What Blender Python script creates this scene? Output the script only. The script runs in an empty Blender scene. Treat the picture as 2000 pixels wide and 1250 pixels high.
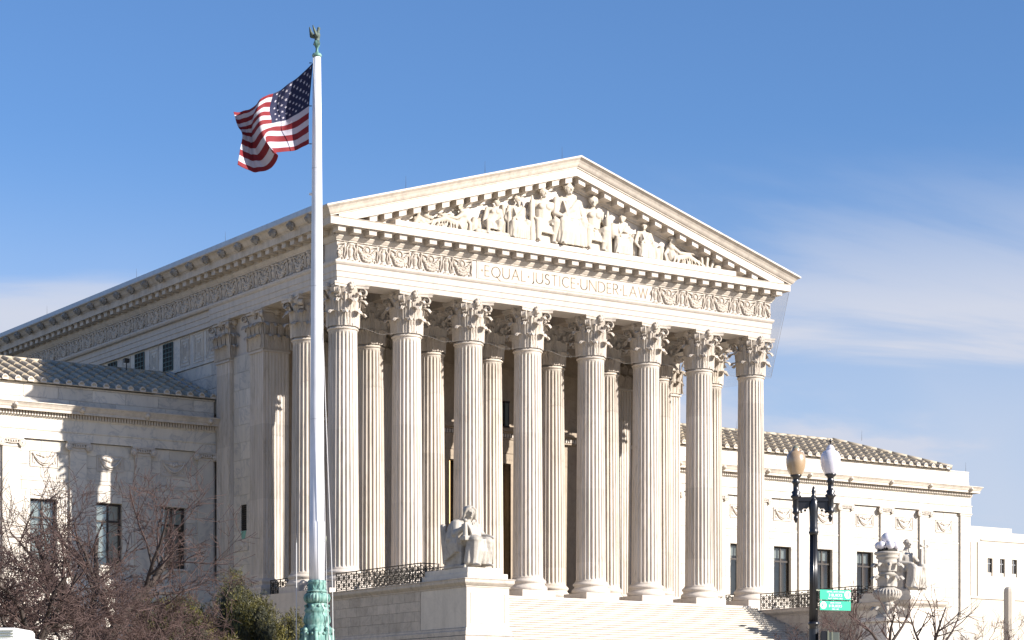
import bpy, math, random
from math import sin, cos, pi, radians, sqrt, atan2
from mathutils import Vector, Matrix

random.seed(7)
SC = bpy.context.scene
COL = SC.collection

# ------------------------------------------------------------------ camera, light
CAM = Vector((-54.596, -95.520, -7.430))
YAW = radians(55.903)
cam_d = bpy.data.cameras.new("camera")
cam_d.sensor_width = 36.0
cam_d.lens = 4346.4 * 36 / 2000
cam_d.shift_y = (1446.9 - 625) / 2000
cam_d.clip_start = 0.5
cam_d.clip_end = 6000
cam = bpy.data.objects.new("camera", cam_d)
cam.location = CAM
cam.rotation_euler = (radians(90), 0, YAW - radians(90))
COL.objects.link(cam)
SC.camera = cam

SUN_TO = Vector((0.635, -1.0, 0.55)).normalized()
SUN_EL = math.asin(SUN_TO.z)
SUN_AZ = atan2(SUN_TO.x, SUN_TO.y)          # clockwise from +Y
sun_d = bpy.data.lights.new("sun", 'SUN')
sun_d.energy = 5.0
sun_d.angle = radians(0.5)
sun_d.color = (1.0, 0.935, 0.86)
sun = bpy.data.objects.new("sun", sun_d)
sun.rotation_euler = (-SUN_TO).to_track_quat('-Z', 'Y').to_euler()
sun.location = (20, -60, 60)
COL.objects.link(sun)

world = bpy.data.worlds.new("World")
SC.world = world
world.use_nodes = True
wt = world.node_tree
wt.nodes.clear()


def wn(t, **k):
    n = wt.nodes.new(t)
    for a, b in k.items():
        setattr(n, a, b)
    return n


def wl(a, b):
    wt.links.new(a, b)


w_out = wn('ShaderNodeOutputWorld')
w_bg = wn('ShaderNodeBackground')
w_bg.inputs[1].default_value = 0.0625
w_sky = wn('ShaderNodeTexSky', sky_type='NISHITA')
w_sky.sun_disc = False
w_sky.sun_elevation = SUN_EL
w_sky.sun_rotation = SUN_AZ
w_sky.air_density = 1.0
w_sky.dust_density = 0.15
w_sky.ozone_density = 3.0
w_tc = wn('ShaderNodeTexCoord')
w_sep = wn('ShaderNodeSeparateXYZ')
wl(w_tc.outputs['Generated'], w_sep.inputs[0])
# project the direction on a cloud deck so streaks flatten towards the horizon
w_add = wn('ShaderNodeMath', operation='ADD'); w_add.inputs[1].default_value = 0.10
wl(w_sep.outputs['Z'], w_add.inputs[0])
w_dx = wn('ShaderNodeMath', operation='DIVIDE'); wl(w_sep.outputs['X'], w_dx.inputs[0]); wl(w_add.outputs[0], w_dx.inputs[1])
w_dy = wn('ShaderNodeMath', operation='DIVIDE'); wl(w_sep.outputs['Y'], w_dy.inputs[0]); wl(w_add.outputs[0], w_dy.inputs[1])
w_cmb = wn('ShaderNodeCombineXYZ'); wl(w_dx.outputs[0], w_cmb.inputs[0]); wl(w_dy.outputs[0], w_cmb.inputs[1])
w_map = wn('ShaderNodeMapping'); wl(w_cmb.outputs[0], w_map.inputs[0])
w_map.inputs['Location'].default_value = (7.3, 2.2, 0.0)
w_map.inputs['Rotation'].default_value = (0, 0, radians(20))
w_map.inputs['Scale'].default_value = (0.75, 1.3, 1)
w_no = wn('ShaderNodeTexNoise'); wl(w_map.outputs[0], w_no.inputs['Vector'])
w_no.inputs['Scale'].default_value = 1.0
w_no.inputs['Detail'].default_value = 9
w_no.inputs['Roughness'].default_value = 0.55
w_no.inputs['Distortion'].default_value = 0.5
w_rmp = wn('ShaderNodeMapRange'); wl(w_no.outputs['Fac'], w_rmp.inputs[0])
w_rmp.inputs[1].default_value = 0.45; w_rmp.inputs[2].default_value = 0.64
w_rmp.interpolation_type = 'SMOOTHSTEP'
# more cloud low down
w_low = wn('ShaderNodeMapRange'); wl(w_sep.outputs['Z'], w_low.inputs[0])
w_low.inputs[1].default_value = 0.13; w_low.inputs[2].default_value = 0.275
w_low.inputs[3].default_value = 1.0; w_low.inputs[4].default_value = 0.0
w_low.interpolation_type = 'SMOOTHSTEP'
w_mul = wn('ShaderNodeMath', operation='MULTIPLY'); wl(w_rmp.outputs[0], w_mul.inputs[0]); wl(w_low.outputs[0], w_mul.inputs[1])
# thin veil rising from the horizon
w_veil = wn('ShaderNodeMapRange'); wl(w_sep.outputs['Z'], w_veil.inputs[0])
w_veil.inputs[1].default_value = 0.07; w_veil.inputs[2].default_value = 0.27
w_veil.inputs[3].default_value = 0.95; w_veil.inputs[4].default_value = 0.0
w_veil.interpolation_type = 'SMOOTHSTEP'
w_max = wn('ShaderNodeMath', operation='ADD', use_clamp=True); wl(w_mul.outputs[0], w_max.inputs[0]); pass
w_mix = wn('ShaderNodeMixRGB'); wl(w_max.outputs[0], w_mix.inputs[0])
w_n2 = wn('ShaderNodeTexNoise'); w_n2.inputs['Scale'].default_value = 3.4; w_n2.inputs['Detail'].default_value = 3; w_n2.inputs['Roughness'].default_value = 0.5
w_m2 = wn('ShaderNodeMapping'); w_m2.inputs['Location'].default_value = (1.3, 0.4, 0.2)
wl(w_tc.outputs['Generated'], w_m2.inputs[0]); wl(w_m2.outputs[0], w_n2.inputs['Vector'])
w_v2 = wn('ShaderNodeMapRange'); wl(w_n2.outputs['Fac'], w_v2.inputs[0])
w_v2.inputs[1].default_value = 0.40; w_v2.inputs[2].default_value = 0.60; w_v2.inputs[3].default_value = 0.35; w_v2.inputs[4].default_value = 1.0
w_vm = wn('ShaderNodeMath', operation='MULTIPLY'); wl(w_veil.outputs[0], w_vm.inputs[0]); wl(w_v2.outputs[0], w_vm.inputs[1])
wl(w_vm.outputs[0], w_max.inputs[1])
w_tint = wn('ShaderNodeMixRGB', blend_type='MULTIPLY'); w_tint.inputs[0].default_value = 1.0
wl(w_sky.outputs[0], w_tint.inputs[1]); w_tint.inputs[2].default_value = (0.725, 0.93, 1.20, 1)
wl(w_tint.outputs[0], w_mix.inputs[1])
w_mix.inputs[2].default_value = (4.75, 5.1, 6.05, 1)
wl(w_mix.outputs[0], w_bg.inputs[0])
wl(w_bg.outputs[0], w_out.inputs[0])

SC.view_settings.view_transform = 'Standard'
SC.view_settings.look = 'None'
SC.view_settings.exposure = 1.1
SC.view_settings.gamma = 1
SC.view_settings.use_curve_mapping = False
SC.cycles.max_bounces = 6
SC.cycles.transparent_max_bounces = 16


# ------------------------------------------------------------------ materials
def new_mat(name):
    m = bpy.data.materials.new(name)
    m.use_nodes = True
    nt = m.node_tree
    return m, nt, nt.nodes['Principled BSDF']


def simple(name, col, rough=0.6, metal=0.0, spec=0.5, var=0.0, vscale=3.0, bump=0.0, rnd=0.0):
    m, nt, p = new_mat(name)
    p.inputs['Base Color'].default_value = (*col, 1)
    p.inputs['Roughness'].default_value = rough
    p.inputs['Metallic'].default_value = metal
    p.inputs['Specular IOR Level'].default_value = spec
    if var or bump or rnd:
        g = nt.nodes.new('ShaderNodeNewGeometry')
        n = nt.nodes.new('ShaderNodeTexNoise')
        n.inputs['Scale'].default_value = vscale
        n.inputs['Detail'].default_value = 6
        nt.links.new(g.outputs['Position'], n.inputs['Vector'])
        mr = nt.nodes.new('ShaderNodeMapRange')
        nt.links.new(n.outputs['Fac'], mr.inputs[0])
        mr.inputs[1].default_value = 0.3; mr.inputs[2].default_value = 0.7
        mr.inputs[3].default_value = 1 - var; mr.inputs[4].default_value = 1 + var
        src = mr.outputs[0]
        if rnd:
            oi = nt.nodes.new('ShaderNodeObjectInfo')
            r2 = nt.nodes.new('ShaderNodeMapRange')
            nt.links.new(oi.outputs['Random'], r2.inputs[0])
            r2.inputs[3].default_value = 1 - rnd; r2.inputs[4].default_value = 1 + rnd
            mm = nt.nodes.new('ShaderNodeMath'); mm.operation = 'MULTIPLY'
            nt.links.new(src, mm.inputs[0]); nt.links.new(r2.outputs[0], mm.inputs[1])
            src = mm.outputs[0]
        mx = nt.nodes.new('ShaderNodeVectorMath'); mx.operation = 'SCALE'
        mx.inputs[0].default_value = col
        nt.links.new(src, mx.inputs['Scale'])
        nt.links.new(mx.outputs[0], p.inputs['Base Color'])
        if bump:
            b = nt.nodes.new('ShaderNodeBump')
            b.inputs['Strength'].default_value = bump
            b.inputs['Distance'].default_value = 0.02
            nt.links.new(n.outputs['Fac'], b.inputs['Height'])
            nt.links.new(b.outputs[0], p.inputs['Normal'])
    return m


def marble(name, base, vein, amount=0.5, scale=0.8, streak=0.18, rnd=0.05, drum=0.0, grime=0.0, grain=(1, 1, 1), rough=0.62):
    """world-space veined marble with weather streaks and a tone per stone"""
    m, nt, p = new_mat(name)
    L = nt.links.new
    g = nt.nodes.new('ShaderNodeNewGeometry')
    oi = nt.nodes.new('ShaderNodeObjectInfo')
    off = nt.nodes.new('ShaderNodeVectorMath'); off.operation = 'SCALE'
    off.inputs[0].default_value = (37.0, 19.0, 53.0)
    L(oi.outputs['Random'], off.inputs['Scale'])
    add = nt.nodes.new('ShaderNodeVectorMath'); add.operation = 'ADD'
    L(g.outputs['Position'], add.inputs[0]); L(off.outputs[0], add.inputs[1])
    mp = nt.nodes.new('ShaderNodeMapping')
    mp.inputs['Rotation'].default_value = (0.3, 0.5, 0.2)
    mp.inputs['Scale'].default_value = grain
    L(add.outputs[0], mp.inputs[0])
    n = nt.nodes.new('ShaderNodeTexNoise')
    n.inputs['Scale'].default_value = scale
    n.inputs['Detail'].default_value = 8
    n.inputs['Roughness'].default_value = 0.62
    n.inputs['Distortion'].default_value = 1.6
    L(mp.outputs[0], n.inputs['Vector'])
    r = nt.nodes.new('ShaderNodeValToRGB')
    e = r.color_ramp.elements
    e[0].position = 0.34; e[0].color = (0, 0, 0, 1)
    e[1].position = 0.62; e[1].color = (0.15, 0.15, 0.15, 1)
    k = e.new(0.47); k.color = (0.28, 0.28, 0.28, 1)
    k = e.new(0.50); k.color = (1, 1, 1, 1)
    k = e.new(0.53); k.color = (0.3, 0.3, 0.3, 1)
    L(n.outputs['Fac'], r.inputs[0])
    am = nt.nodes.new('ShaderNodeMath'); am.operation = 'MULTIPLY'; am.inputs[1].default_value = amount
    L(r.outputs[0], am.inputs[0])
    mx = nt.nodes.new('ShaderNodeMixRGB')
    mx.inputs[1].default_value = (*base, 1); mx.inputs[2].default_value = (*vein, 1)
    L(am.outputs[0], mx.inputs[0])
    # streaks running down
    mp2 = nt.nodes.new('ShaderNodeMapping'); mp2.inputs['Scale'].default_value = (1, 1, 0.12)
    L(g.outputs['Position'], mp2.inputs[0])
    n2 = nt.nodes.new('ShaderNodeTexNoise'); n2.inputs['Scale'].default_value = 2.6; n2.inputs['Detail'].default_value = 7
    n2.inputs['Roughness'].default_value = 0.65
    L(mp2.outputs[0], n2.inputs['Vector'])
    s = nt.nodes.new('ShaderNodeMapRange'); L(n2.outputs['Fac'], s.inputs[0])
    s.inputs[1].default_value = 0.45; s.inputs[2].default_value = 0.75
    s.inputs[3].default_value = 1.0; s.inputs[4].default_value = 1 - streak
    t = nt.nodes.new('ShaderNodeMapRange'); L(oi.outputs['Random'], t.inputs[0])
    t.inputs[3].default_value = 1 - rnd; t.inputs[4].default_value = 1 + rnd
    m1 = nt.nodes.new('ShaderNodeMath'); m1.operation = 'MULTIPLY'
    L(s.outputs[0], m1.inputs[0]); L(t.outputs[0], m1.inputs[1])
    src = m1.outputs[0]
    if drum:
        sp = nt.nodes.new('ShaderNodeSeparateXYZ'); L(g.outputs['Position'], sp.inputs[0])
        d = nt.nodes.new('ShaderNodeMath'); d.operation = 'DIVIDE'; d.inputs[1].default_value = 3.9
        L(sp.outputs['Z'], d.inputs[0])
        d2 = nt.nodes.new('ShaderNodeMath'); d2.operation = 'ADD'; L(d.outputs[0], d2.inputs[0]); L(oi.outputs['Random'], d2.inputs[1])
        f = nt.nodes.new('ShaderNodeMath'); f.operation = 'FLOOR'; L(d2.outputs[0], f.inputs[0])
        a2 = nt.nodes.new('ShaderNodeMath'); a2.operation = 'MULTIPLY_ADD'; a2.inputs[1].default_value = 7.31
        L(oi.outputs['Random'], a2.inputs[0]); L(f.outputs[0], a2.inputs[2])
        wnz = nt.nodes.new('ShaderNodeTexWhiteNoise'); wnz.noise_dimensions = '1D'; L(a2.outputs[0], wnz.inputs['W'])
        dm = nt.nodes.new('ShaderNodeMapRange'); L(wnz.outputs['Value'], dm.inputs[0])
        dm.inputs[3].default_value = 1 - drum; dm.inputs[4].default_value = 1 + drum * 0.5
        m2 = nt.nodes.new('ShaderNodeMath'); m2.operation = 'MULTIPLY'; L(src, m2.inputs[0]); L(dm.outputs[0], m2.inputs[1])
        src = m2.outputs[0]
    sc = nt.nodes.new('ShaderNodeVectorMath'); sc.operation = 'SCALE'
    L(mx.outputs[0], sc.inputs[0]); L(src, sc.inputs['Scale'])
    last = sc.outputs[0]
    if grime:
        n3 = nt.nodes.new('ShaderNodeTexNoise'); n3.inputs['Scale'].default_value = 1.7; n3.inputs['Detail'].default_value = 9
        n3.inputs['Roughness'].default_value = 0.7
        L(g.outputs['Position'], n3.inputs['Vector'])
        gr = nt.nodes.new('ShaderNodeMapRange'); L(n3.outputs['Fac'], gr.inputs[0])
        gr.inputs[1].default_value = 0.5; gr.inputs[2].default_value = 0.72
        gr.inputs[3].default_value = 0.0; gr.inputs[4].default_value = grime
        gm = nt.nodes.new('ShaderNodeMixRGB'); L(gr.outputs[0], gm.inputs[0]); L(last, gm.inputs[1])
        gm.inputs[2].default_value = (0.10, 0.09, 0.075, 1)
        last = gm.outputs[0]
    L(last, p.inputs['Base Color'])
    p.inputs['Roughness'].default_value = rough
    p.inputs['Specular IOR Level'].default_value = 0.35
    b = nt.nodes.new('ShaderNodeBump'); b.inputs['Strength'].default_value = 0.25; b.inputs['Distance'].default_value = 0.02
    L(n2.outputs['Fac'], b.inputs['Height']); L(b.outputs[0], p.inputs['Normal'])
    return m


M = {}
WARM = (0.55, 0.492, 0.43)
M['marble'] = marble('white_marble', WARM, (0.41, 0.37, 0.32), 0.4)
M['shaft'] = marble('column_marble', WARM, (0.40, 0.345, 0.275), 0.75, scale=0.7, streak=0.22, drum=0.14, grain=(1.6, 1.6, 0.25))
M['carved'] = marble('carved_marble', (0.56, 0.495, 0.42), (0.38, 0.325, 0.27), 0.5, scale=2.0, streak=0.2, grime=0.15)
M['wallstone'] = marble('wing_marble', (0.60, 0.545, 0.465), (0.36, 0.345, 0.33), 0.8, scale=0.55, rnd=0.10, streak=0.12)
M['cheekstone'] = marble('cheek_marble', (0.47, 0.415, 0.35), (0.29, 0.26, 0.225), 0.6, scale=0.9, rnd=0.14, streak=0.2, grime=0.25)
M['pedestal'] = marble('pedestal_marble', (0.62, 0.565, 0.485), (0.42, 0.385, 0.34), 0.3, grime=0.12)
M['cornice'] = marble('cornice_marble', (0.555, 0.49, 0.415), (0.36, 0.32, 0.275), 0.4, streak=0.25, grime=0.3)
M['stained'] = marble('stained_marble', (0.42, 0.345, 0.25), (0.29, 0.235, 0.175), 0.5, streak=0.35, grime=0.5)
M['tile'] = marble('roof_tile_marble', (0.43, 0.365, 0.27), (0.26, 0.235, 0.19), 0.5, scale=1.5, rnd=0.16, grime=0.4)
M['statue'] = marble('statue_marble', (0.42, 0.385, 0.335), (0.28, 0.255, 0.225), 0.5, scale=2.0, grime=0.5)
M['step'] = marble('step_marble', (0.56, 0.51, 0.435), (0.42, 0.38, 0.325), 0.5, rnd=0.06, streak=0.2)
M['inner'] = marble('shade_brown_portico_marble', (0.37, 0.295, 0.215), (0.24, 0.19, 0.14), 0.5, streak=0.25, grime=0.2)  # darker and browner than outside: portico shade and warm bounce put into the colour
M['far'] = marble('far_marble', (0.52, 0.465, 0.39), (0.42, 0.375, 0.32), 0.3, scale=0.3, streak=0.1)
M['lead'] = simple('roof_metal', (0.34, 0.40, 0.47), 0.45, 0.2, var=0.1)
M['roofdark'] = simple('roof_sheet', (0.20, 0.21, 0.22), 0.7, var=0.15)
M['lioncast'] = simple('weathered_lion_stone', (0.26, 0.24, 0.215), 0.8, var=0.3)
M['iron'] = simple('iron_railing', (0.035, 0.030, 0.024), 0.55, 0.3, var=0.3, vscale=8)
M['black'] = simple('black_lamp_paint', (0.012, 0.012, 0.014), 0.28, 0.0, 0.6)
M['whitepaint'] = simple('white_pole_paint', (0.66, 0.67, 0.70), 0.4, 0.0, 0.5, var=0.10, vscale=1.3)
M['frame'] = simple('dark_bronze_frame', (0.030, 0.024, 0.020), 0.5, 0.4)
M['grille'] = simple('green_bronze_grille', (0.02, 0.06, 0.055), 0.5, 0.3)
M['darkroom'] = simple('dark_interior', (0.02, 0.018, 0.016), 0.9)
M['door'] = simple('bronze_door', (0.05, 0.032, 0.018), 0.4, 0.6)
M['gold'] = simple('gilded_bronze', (0.55, 0.38, 0.16), 0.4, 0.6)
M['blind'] = simple('white_blind', (0.72, 0.74, 0.70), 0.7)
M['curtain'] = simple('cream_curtain', (0.75, 0.70, 0.62), 0.9)
M['brown_curtain'] = simple('brown_curtain', (0.26, 0.17, 0.09), 0.9)
M['patina_stain'] = simple('green_copper_stain', (0.16, 0.34, 0.27), 0.8, var=0.3)
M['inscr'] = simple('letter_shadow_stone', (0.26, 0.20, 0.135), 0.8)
M['signgreen'] = simple('green_sign_enamel', (0.0, 0.36, 0.225), 0.4)
M['signwhite'] = simple('white_sign_print', (0.85, 0.85, 0.85), 0.5)
M['boxgrey'] = simple('green_grey_cabinet', (0.10, 0.115, 0.10), 0.5, 0.2, var=0.1)
M['galv'] = simple('olive_strap', (0.22, 0.23, 0.17), 0.5, 0.3)
M['flagred'] = simple('flag_red', (0.16, 0.004, 0.010), 0.8)
M['flagwhite'] = simple('flag_white', (0.42, 0.40, 0.45), 0.8)
M['flagblue'] = simple('flag_blue', (0.005, 0.008, 0.042), 0.8)
M['rope'] = simple('white_rope', (0.5, 0.5, 0.5), 0.8)
M['cord'] = simple('grey_cord', (0.16, 0.15, 0.14), 0.8)
M['twig'] = simple('reddish_twig_bark', (0.070, 0.042, 0.036), 0.85, var=0.25, vscale=2.0)
M['bark'] = simple('dark_trunk_bark', (0.045, 0.033, 0.028), 0.9, var=0.35, vscale=6.0, bump=0.5)
M['truck'] = simple('white_truck_paint', (0.8, 0.8, 0.78), 0.25)
M['rubber'] = simple('tyre_rubber', (0.02, 0.02, 0.02), 0.9)
M['chrome'] = simple('steel_rim', (0.5, 0.5, 0.5), 0.3, 1.0)
M['pave'] = simple('plaza_paving', (0.56, 0.485, 0.39), 0.8, var=0.1, vscale=0.7)
M['asphalt'] = simple('asphalt', (0.05, 0.05, 0.052), 0.9, var=0.15)
M['grass'] = simple('winter_lawn', (0.235, 0.20, 0.12), 0.9, var=0.3, vscale=1.2)


def patina_mat():
    m, nt, p = new_mat('green_patina_bronze')
    L = nt.links.new
    g = nt.nodes.new('ShaderNodeNewGeometry')
    mp = nt.nodes.new('ShaderNodeMapping'); mp.inputs['Scale'].default_value = (1, 1, 0.25); L(g.outputs['Position'], mp.inputs[0])
    n = nt.nodes.new('ShaderNodeTexNoise'); n.inputs['Scale'].default_value = 9; n.inputs['Detail'].default_value = 7; L(mp.outputs[0], n.inputs['Vector'])
    r = nt.nodes.new('ShaderNodeValToRGB'); e = r.color_ramp.elements
    e[0].position = 0.32; e[0].color = (0.025, 0.06, 0.055, 1)
    e[1].position = 0.66; e[1].color = (0.27, 0.40, 0.345, 1)
    k = e.new(0.47); k.color = (0.115, 0.25, 0.22, 1)
    L(n.outputs['Fac'], r.inputs[0]); L(r.outputs[0], p.inputs['Base Color'])
    p.inputs['Roughness'].default_value = 0.7
    p.inputs['Metallic'].default_value = 0.1
    return m


M['patina'] = patina_mat()
M['eagle'] = simple('weathered_bronze', (0.075, 0.10, 0.085), 0.7, 0.2, var=0.45, vscale=9)


def glass_mat(name, tint, reflect=0.12):
    m = bpy.data.materials.new(name); m.use_nodes = True
    nt = m.node_tree; nt.nodes.clear()
    o = nt.nodes.new('ShaderNodeOutputMaterial')
    tr = nt.nodes.new('ShaderNodeBsdfTransparent'); tr.inputs[0].default_value = (*tint, 1)
    gl = nt.nodes.new('ShaderNodeBsdfGlossy'); gl.inputs['Roughness'].default_value = 0.03
    lw = nt.nodes.new('ShaderNodeLayerWeight'); lw.inputs[0].default_value = 0.35
    mr = nt.nodes.new('ShaderNodeMapRange'); nt.links.new(lw.outputs['Fresnel'], mr.inputs[0])
    mr.inputs[3].default_value = reflect; mr.inputs[4].default_value = 1.0
    mx = nt.nodes.new('ShaderNodeMixShader')
    nt.links.new(mr.outputs[0], mx.inputs[0]); nt.links.new(tr.outputs[0], mx.inputs[1]); nt.links.new(gl.outputs[0], mx.inputs[2])
    nt.links.new(mx.outputs[0], o.inputs[0])
    return m


M['glass'] = glass_mat('window_glass', (0.82, 0.86, 0.86), 0.10)


def globe_mat(name, col, trans):
    m, nt, p = new_mat(name)
    p.inputs['Base Color'].default_value = (*col, 1)
    p.inputs['Roughness'].default_value = 0.32
    p.inputs['Specular IOR Level'].default_value = 0.9
    p.inputs['Coat Weight'].default_value = 0.7
    p.inputs['Subsurface Weight'].default_value = trans
    p.inputs['Subsurface Radius'].default_value = (0.1, 0.1, 0.1)
    return m


M['globe_white'] = globe_mat('frosted_white_globe', (0.62, 0.60, 0.65), 0.15)
M['globe_amber'] = globe_mat('yellowed_globe', (0.34, 0.235, 0.135), 0.1)


def net_mat(name, fac, g):
    m = bpy.data.materials.new(name); m.use_nodes = True
    nt = m.node_tree; nt.nodes.clear()
    o = nt.nodes.new('ShaderNodeOutputMaterial')
    tr = nt.nodes.new('ShaderNodeBsdfTransparent')
    df = nt.nodes.new('ShaderNodeBsdfDiffuse'); df.inputs[0].default_value = (g, g * 0.96, g * 0.92, 1)
    tl = nt.nodes.new('ShaderNodeBsdfTranslucent'); tl.inputs[0].default_value = (g, g * 0.96, g * 0.92, 1)
    m1 = nt.nodes.new('ShaderNodeMixShader'); m1.inputs[0].default_value = 0.5
    nt.links.new(df.outputs[0], m1.inputs[1]); nt.links.new(tl.outputs[0], m1.inputs[2])
    m2 = nt.nodes.new('ShaderNodeMixShader'); m2.inputs[0].default_value = fac
    nt.links.new(tr.outputs[0], m2.inputs[1]); nt.links.new(m1.outputs[0], m2.inputs[2])
    nt.links.new(m2.outputs[0], o.inputs[0])
    return m


M['net'] = net_mat('grey_bird_net', 0.11, 0.13)
M['net_side'] = net_mat('grey_bird_net_doubled', 0.17, 0.36)


def leaf_mat():
    m, nt, p = new_mat('evergreen_needles')
    L = nt.links.new
    g = nt.nodes.new('ShaderNodeNewGeometry')
    n = nt.nodes.new('ShaderNodeTexNoise'); n.inputs['Scale'].default_value = 1.4; n.inputs['Detail'].default_value = 4
    L(g.outputs['Position'], n.inputs['Vector'])
    r = nt.nodes.new('ShaderNodeValToRGB'); e = r.color_ramp.elements
    e[0].position = 0.35; e[0].color = (0.012, 0.015, 0.004, 1)
    e[1].position = 0.68; e[1].color = (0.15, 0.13, 0.02, 1)
    L(n.outputs['Fac'], r.inputs[0])
    L(r.outputs[0], p.inputs['Base Color'])
    p.inputs['Roughness'].default_value = 0.6
    return m


M['leaf'] = leaf_mat()


# ------------------------------------------------------------------ mesh helpers
class MB:
    def __init__(s):
        s.v = []; s.f = []; s.m = []; s.sm = []

    def add(s, vs, fs, mat=0, smooth=False):
        b = len(s.v)
        s.v.extend([tuple(p) for p in vs])
        for f in fs:
            s.f.append(tuple(b + i for i in f))
            s.m.append(mat); s.sm.append(smooth)

    def box(s, x0, x1, y0, y1, z0, z1, mat=0, bev=0.0):
        if bev:
            b = bev
            # chamfer only the vertical/horizontal edges of the outer faces
            vs = []; fs = []
            for (xa, xb, ya, yb, za, zb) in ((x0, x1, y0 + b, y1 - b, z0 + b, z1 - b),):
                pass
            P = {}
            idx = 0
            for sx in (0, 1):
                for sy in (0, 1):
                    for sz in (0, 1):
                        x = (x0, x1)[sx]; y = (y0, y1)[sy]; z = (z0, z1)[sz]
                        ix = x + (b if sx == 0 else -b); iy = y + (b if sy == 0 else -b); iz = z + (b if sz == 0 else -b)
                        vs += [(x, iy, iz), (ix, y, iz), (ix, iy, z)]
                        P[(sx, sy, sz)] = (idx, idx + 1, idx + 2)
                        idx += 3
            def q(a):
                fs.append(a)
            for k in (0, 1):
                q([P[(k, 0, 0)][0], P[(k, 1, 0)][0], P[(k, 1, 1)][0], P[(k, 0, 1)][0]])
                q([P[(0, k, 0)][1], P[(1, k, 0)][1], P[(1, k, 1)][1], P[(0, k, 1)][1]])
                q([P[(0, 0, k)][2], P[(1, 0, k)][2], P[(1, 1, k)][2], P[(0, 1, k)][2]])
            for i in (0, 1):
                for j in (0, 1):
                    q([P[(i, j, 0)][0], P[(i, j, 1)][0], P[(i, j, 1)][1], P[(i, j, 0)][1]])
                    q([P[(i, 0, j)][0], P[(i, 1, j)][0], P[(i, 1, j)][2], P[(i, 0, j)][2]])
                    q([P[(0, i, j)][1], P[(1, i, j)][1], P[(1, i, j)][2], P[(0, i, j)][2]])
            for k in P.values():
                q(list(k))
            s.add(vs, fs, mat)
            return
        s.add([(x0, y0, z0), (x1, y0, z0), (x1, y1, z0), (x0, y1, z0), (x0, y0, z1), (x1, y0, z1), (x1, y1, z1), (x0, y1, z1)],
              [(0, 3, 2, 1), (4, 5, 6, 7), (0, 1, 5, 4), (1, 2, 6, 5), (2, 3, 7, 6), (3, 0, 4, 7)], mat)

    def lathe(s, prof, n=24, c=(0, 0, 0), mat=0, smooth=True, a0=0.0, a1=2 * pi, cap=True, flute=0, fdepth=0.0):
        full = abs(a1 - a0 - 2 * pi) < 1e-6
        cols = n if full else n + 1
        vs = []
        for (r, z) in prof:
            for i in range(cols):
                a = a0 + (a1 - a0) * i / n
                rr = r
                if flute:
                    rr = r - fdepth * abs(sin(a * flute / 2))
                vs.append((c[0] + rr * cos(a), c[1] + rr * sin(a), c[2] + z))
        fs = []
        for j in range(len(prof) - 1):
            for i in range(n):
                i2 = (i + 1) % cols if full else i + 1
                fs.append((j * cols + i, j * cols + i2, (j + 1) * cols + i2, (j + 1) * cols + i))
        s.add(vs, fs, mat, smooth)
        if cap and full:
            b = len(s.v) - len(vs)
            if prof[0][0] > 1e-4:
                s.f.append(tuple(b + i for i in reversed(range(cols)))); s.m.append(mat); s.sm.append(False)
            if prof[-1][0] > 1e-4:
                k = b + (len(prof) - 1) * cols
                s.f.append(tuple(k + i for i in range(cols))); s.m.append(mat); s.sm.append(False)

    def sphere(s, c, r, n=10, mat=0, sx=1, sy=1, sz=1):
        prof = [(max(1e-5, sin(pi * k / n)), -cos(pi * k / n)) for k in range(n + 1)]
        vs = []; m = n + 4
        for (rr, z) in prof:
            for i in range(m):
                a = 2 * pi * i / m
                vs.append((c[0] + r * sx * rr * cos(a), c[1] + r * sy * rr * sin(a), c[2] + r * sz * z))
        fs = [(j * m + i, j * m + (i + 1) % m, (j + 1) * m + (i + 1) % m, (j + 1) * m + i) for j in range(n) for i in range(m)]
        s.add(vs, fs, mat, True)

    def tube(s, pts, rad, n=6, mat=0, smooth=True, cap=False):
        pts = [Vector(p) for p in pts]
        if not isinstance(rad, (list, tuple)):
            rad = [rad] * len(pts)
        vs = []
        up = Vector((0, 0, 1))
        prev = None
        for i, p in enumerate(pts):
            d = (pts[min(i + 1, len(pts) - 1)] - pts[max(i - 1, 0)])
            if d.length < 1e-9:
                d = Vector((0, 0, 1))
            d.normalize()
            if prev is None:
                a = d.orthogonal().normalized()
            else:
                a = (prev - d * prev.dot(d))
                a = a.normalized() if a.length > 1e-6 else d.orthogonal().normalized()
            prev = a
            b = d.cross(a)
            for k in range(n):
                t = 2 * pi * k / n
                vs.append(p + (a * cos(t) + b * sin(t)) * rad[i])
        fs = [(j * n + k, j * n + (k + 1) % n, (j + 1) * n + (k + 1) % n, (j + 1) * n + k) for j in range(len(pts) - 1) for k in range(n)]
        if cap:
            fs.append(tuple(reversed(range(n)))); fs.append(tuple((len(pts) - 1) * n + k for k in range(n)))
        s.add(vs, fs, mat, smooth)

    def capsule(s, a, b, ra, rb, n=10, mat=0):
        a = Vector(a); b = Vector(b)
        d = b - a
        L = d.length
        if L < 1e-6:
            s.sphere(a, ra, 8, mat); return
        d.normalize()
        pts = []; rs = []
        for k in range(4):
            t = k / 4 * pi / 2
            pts.append(a - d * ra * cos(t)); rs.append(max(1e-4, ra * sin(t)))
        pts += [a, b]; rs += [ra, rb]
        for k in range(1, 5):
            t = k / 4 * pi / 2
            pts.append(b + d * rb * sin(t)); rs.append(max(1e-4, rb * cos(t)))
        s.tube(pts, rs, n, mat, cap=True)

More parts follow.
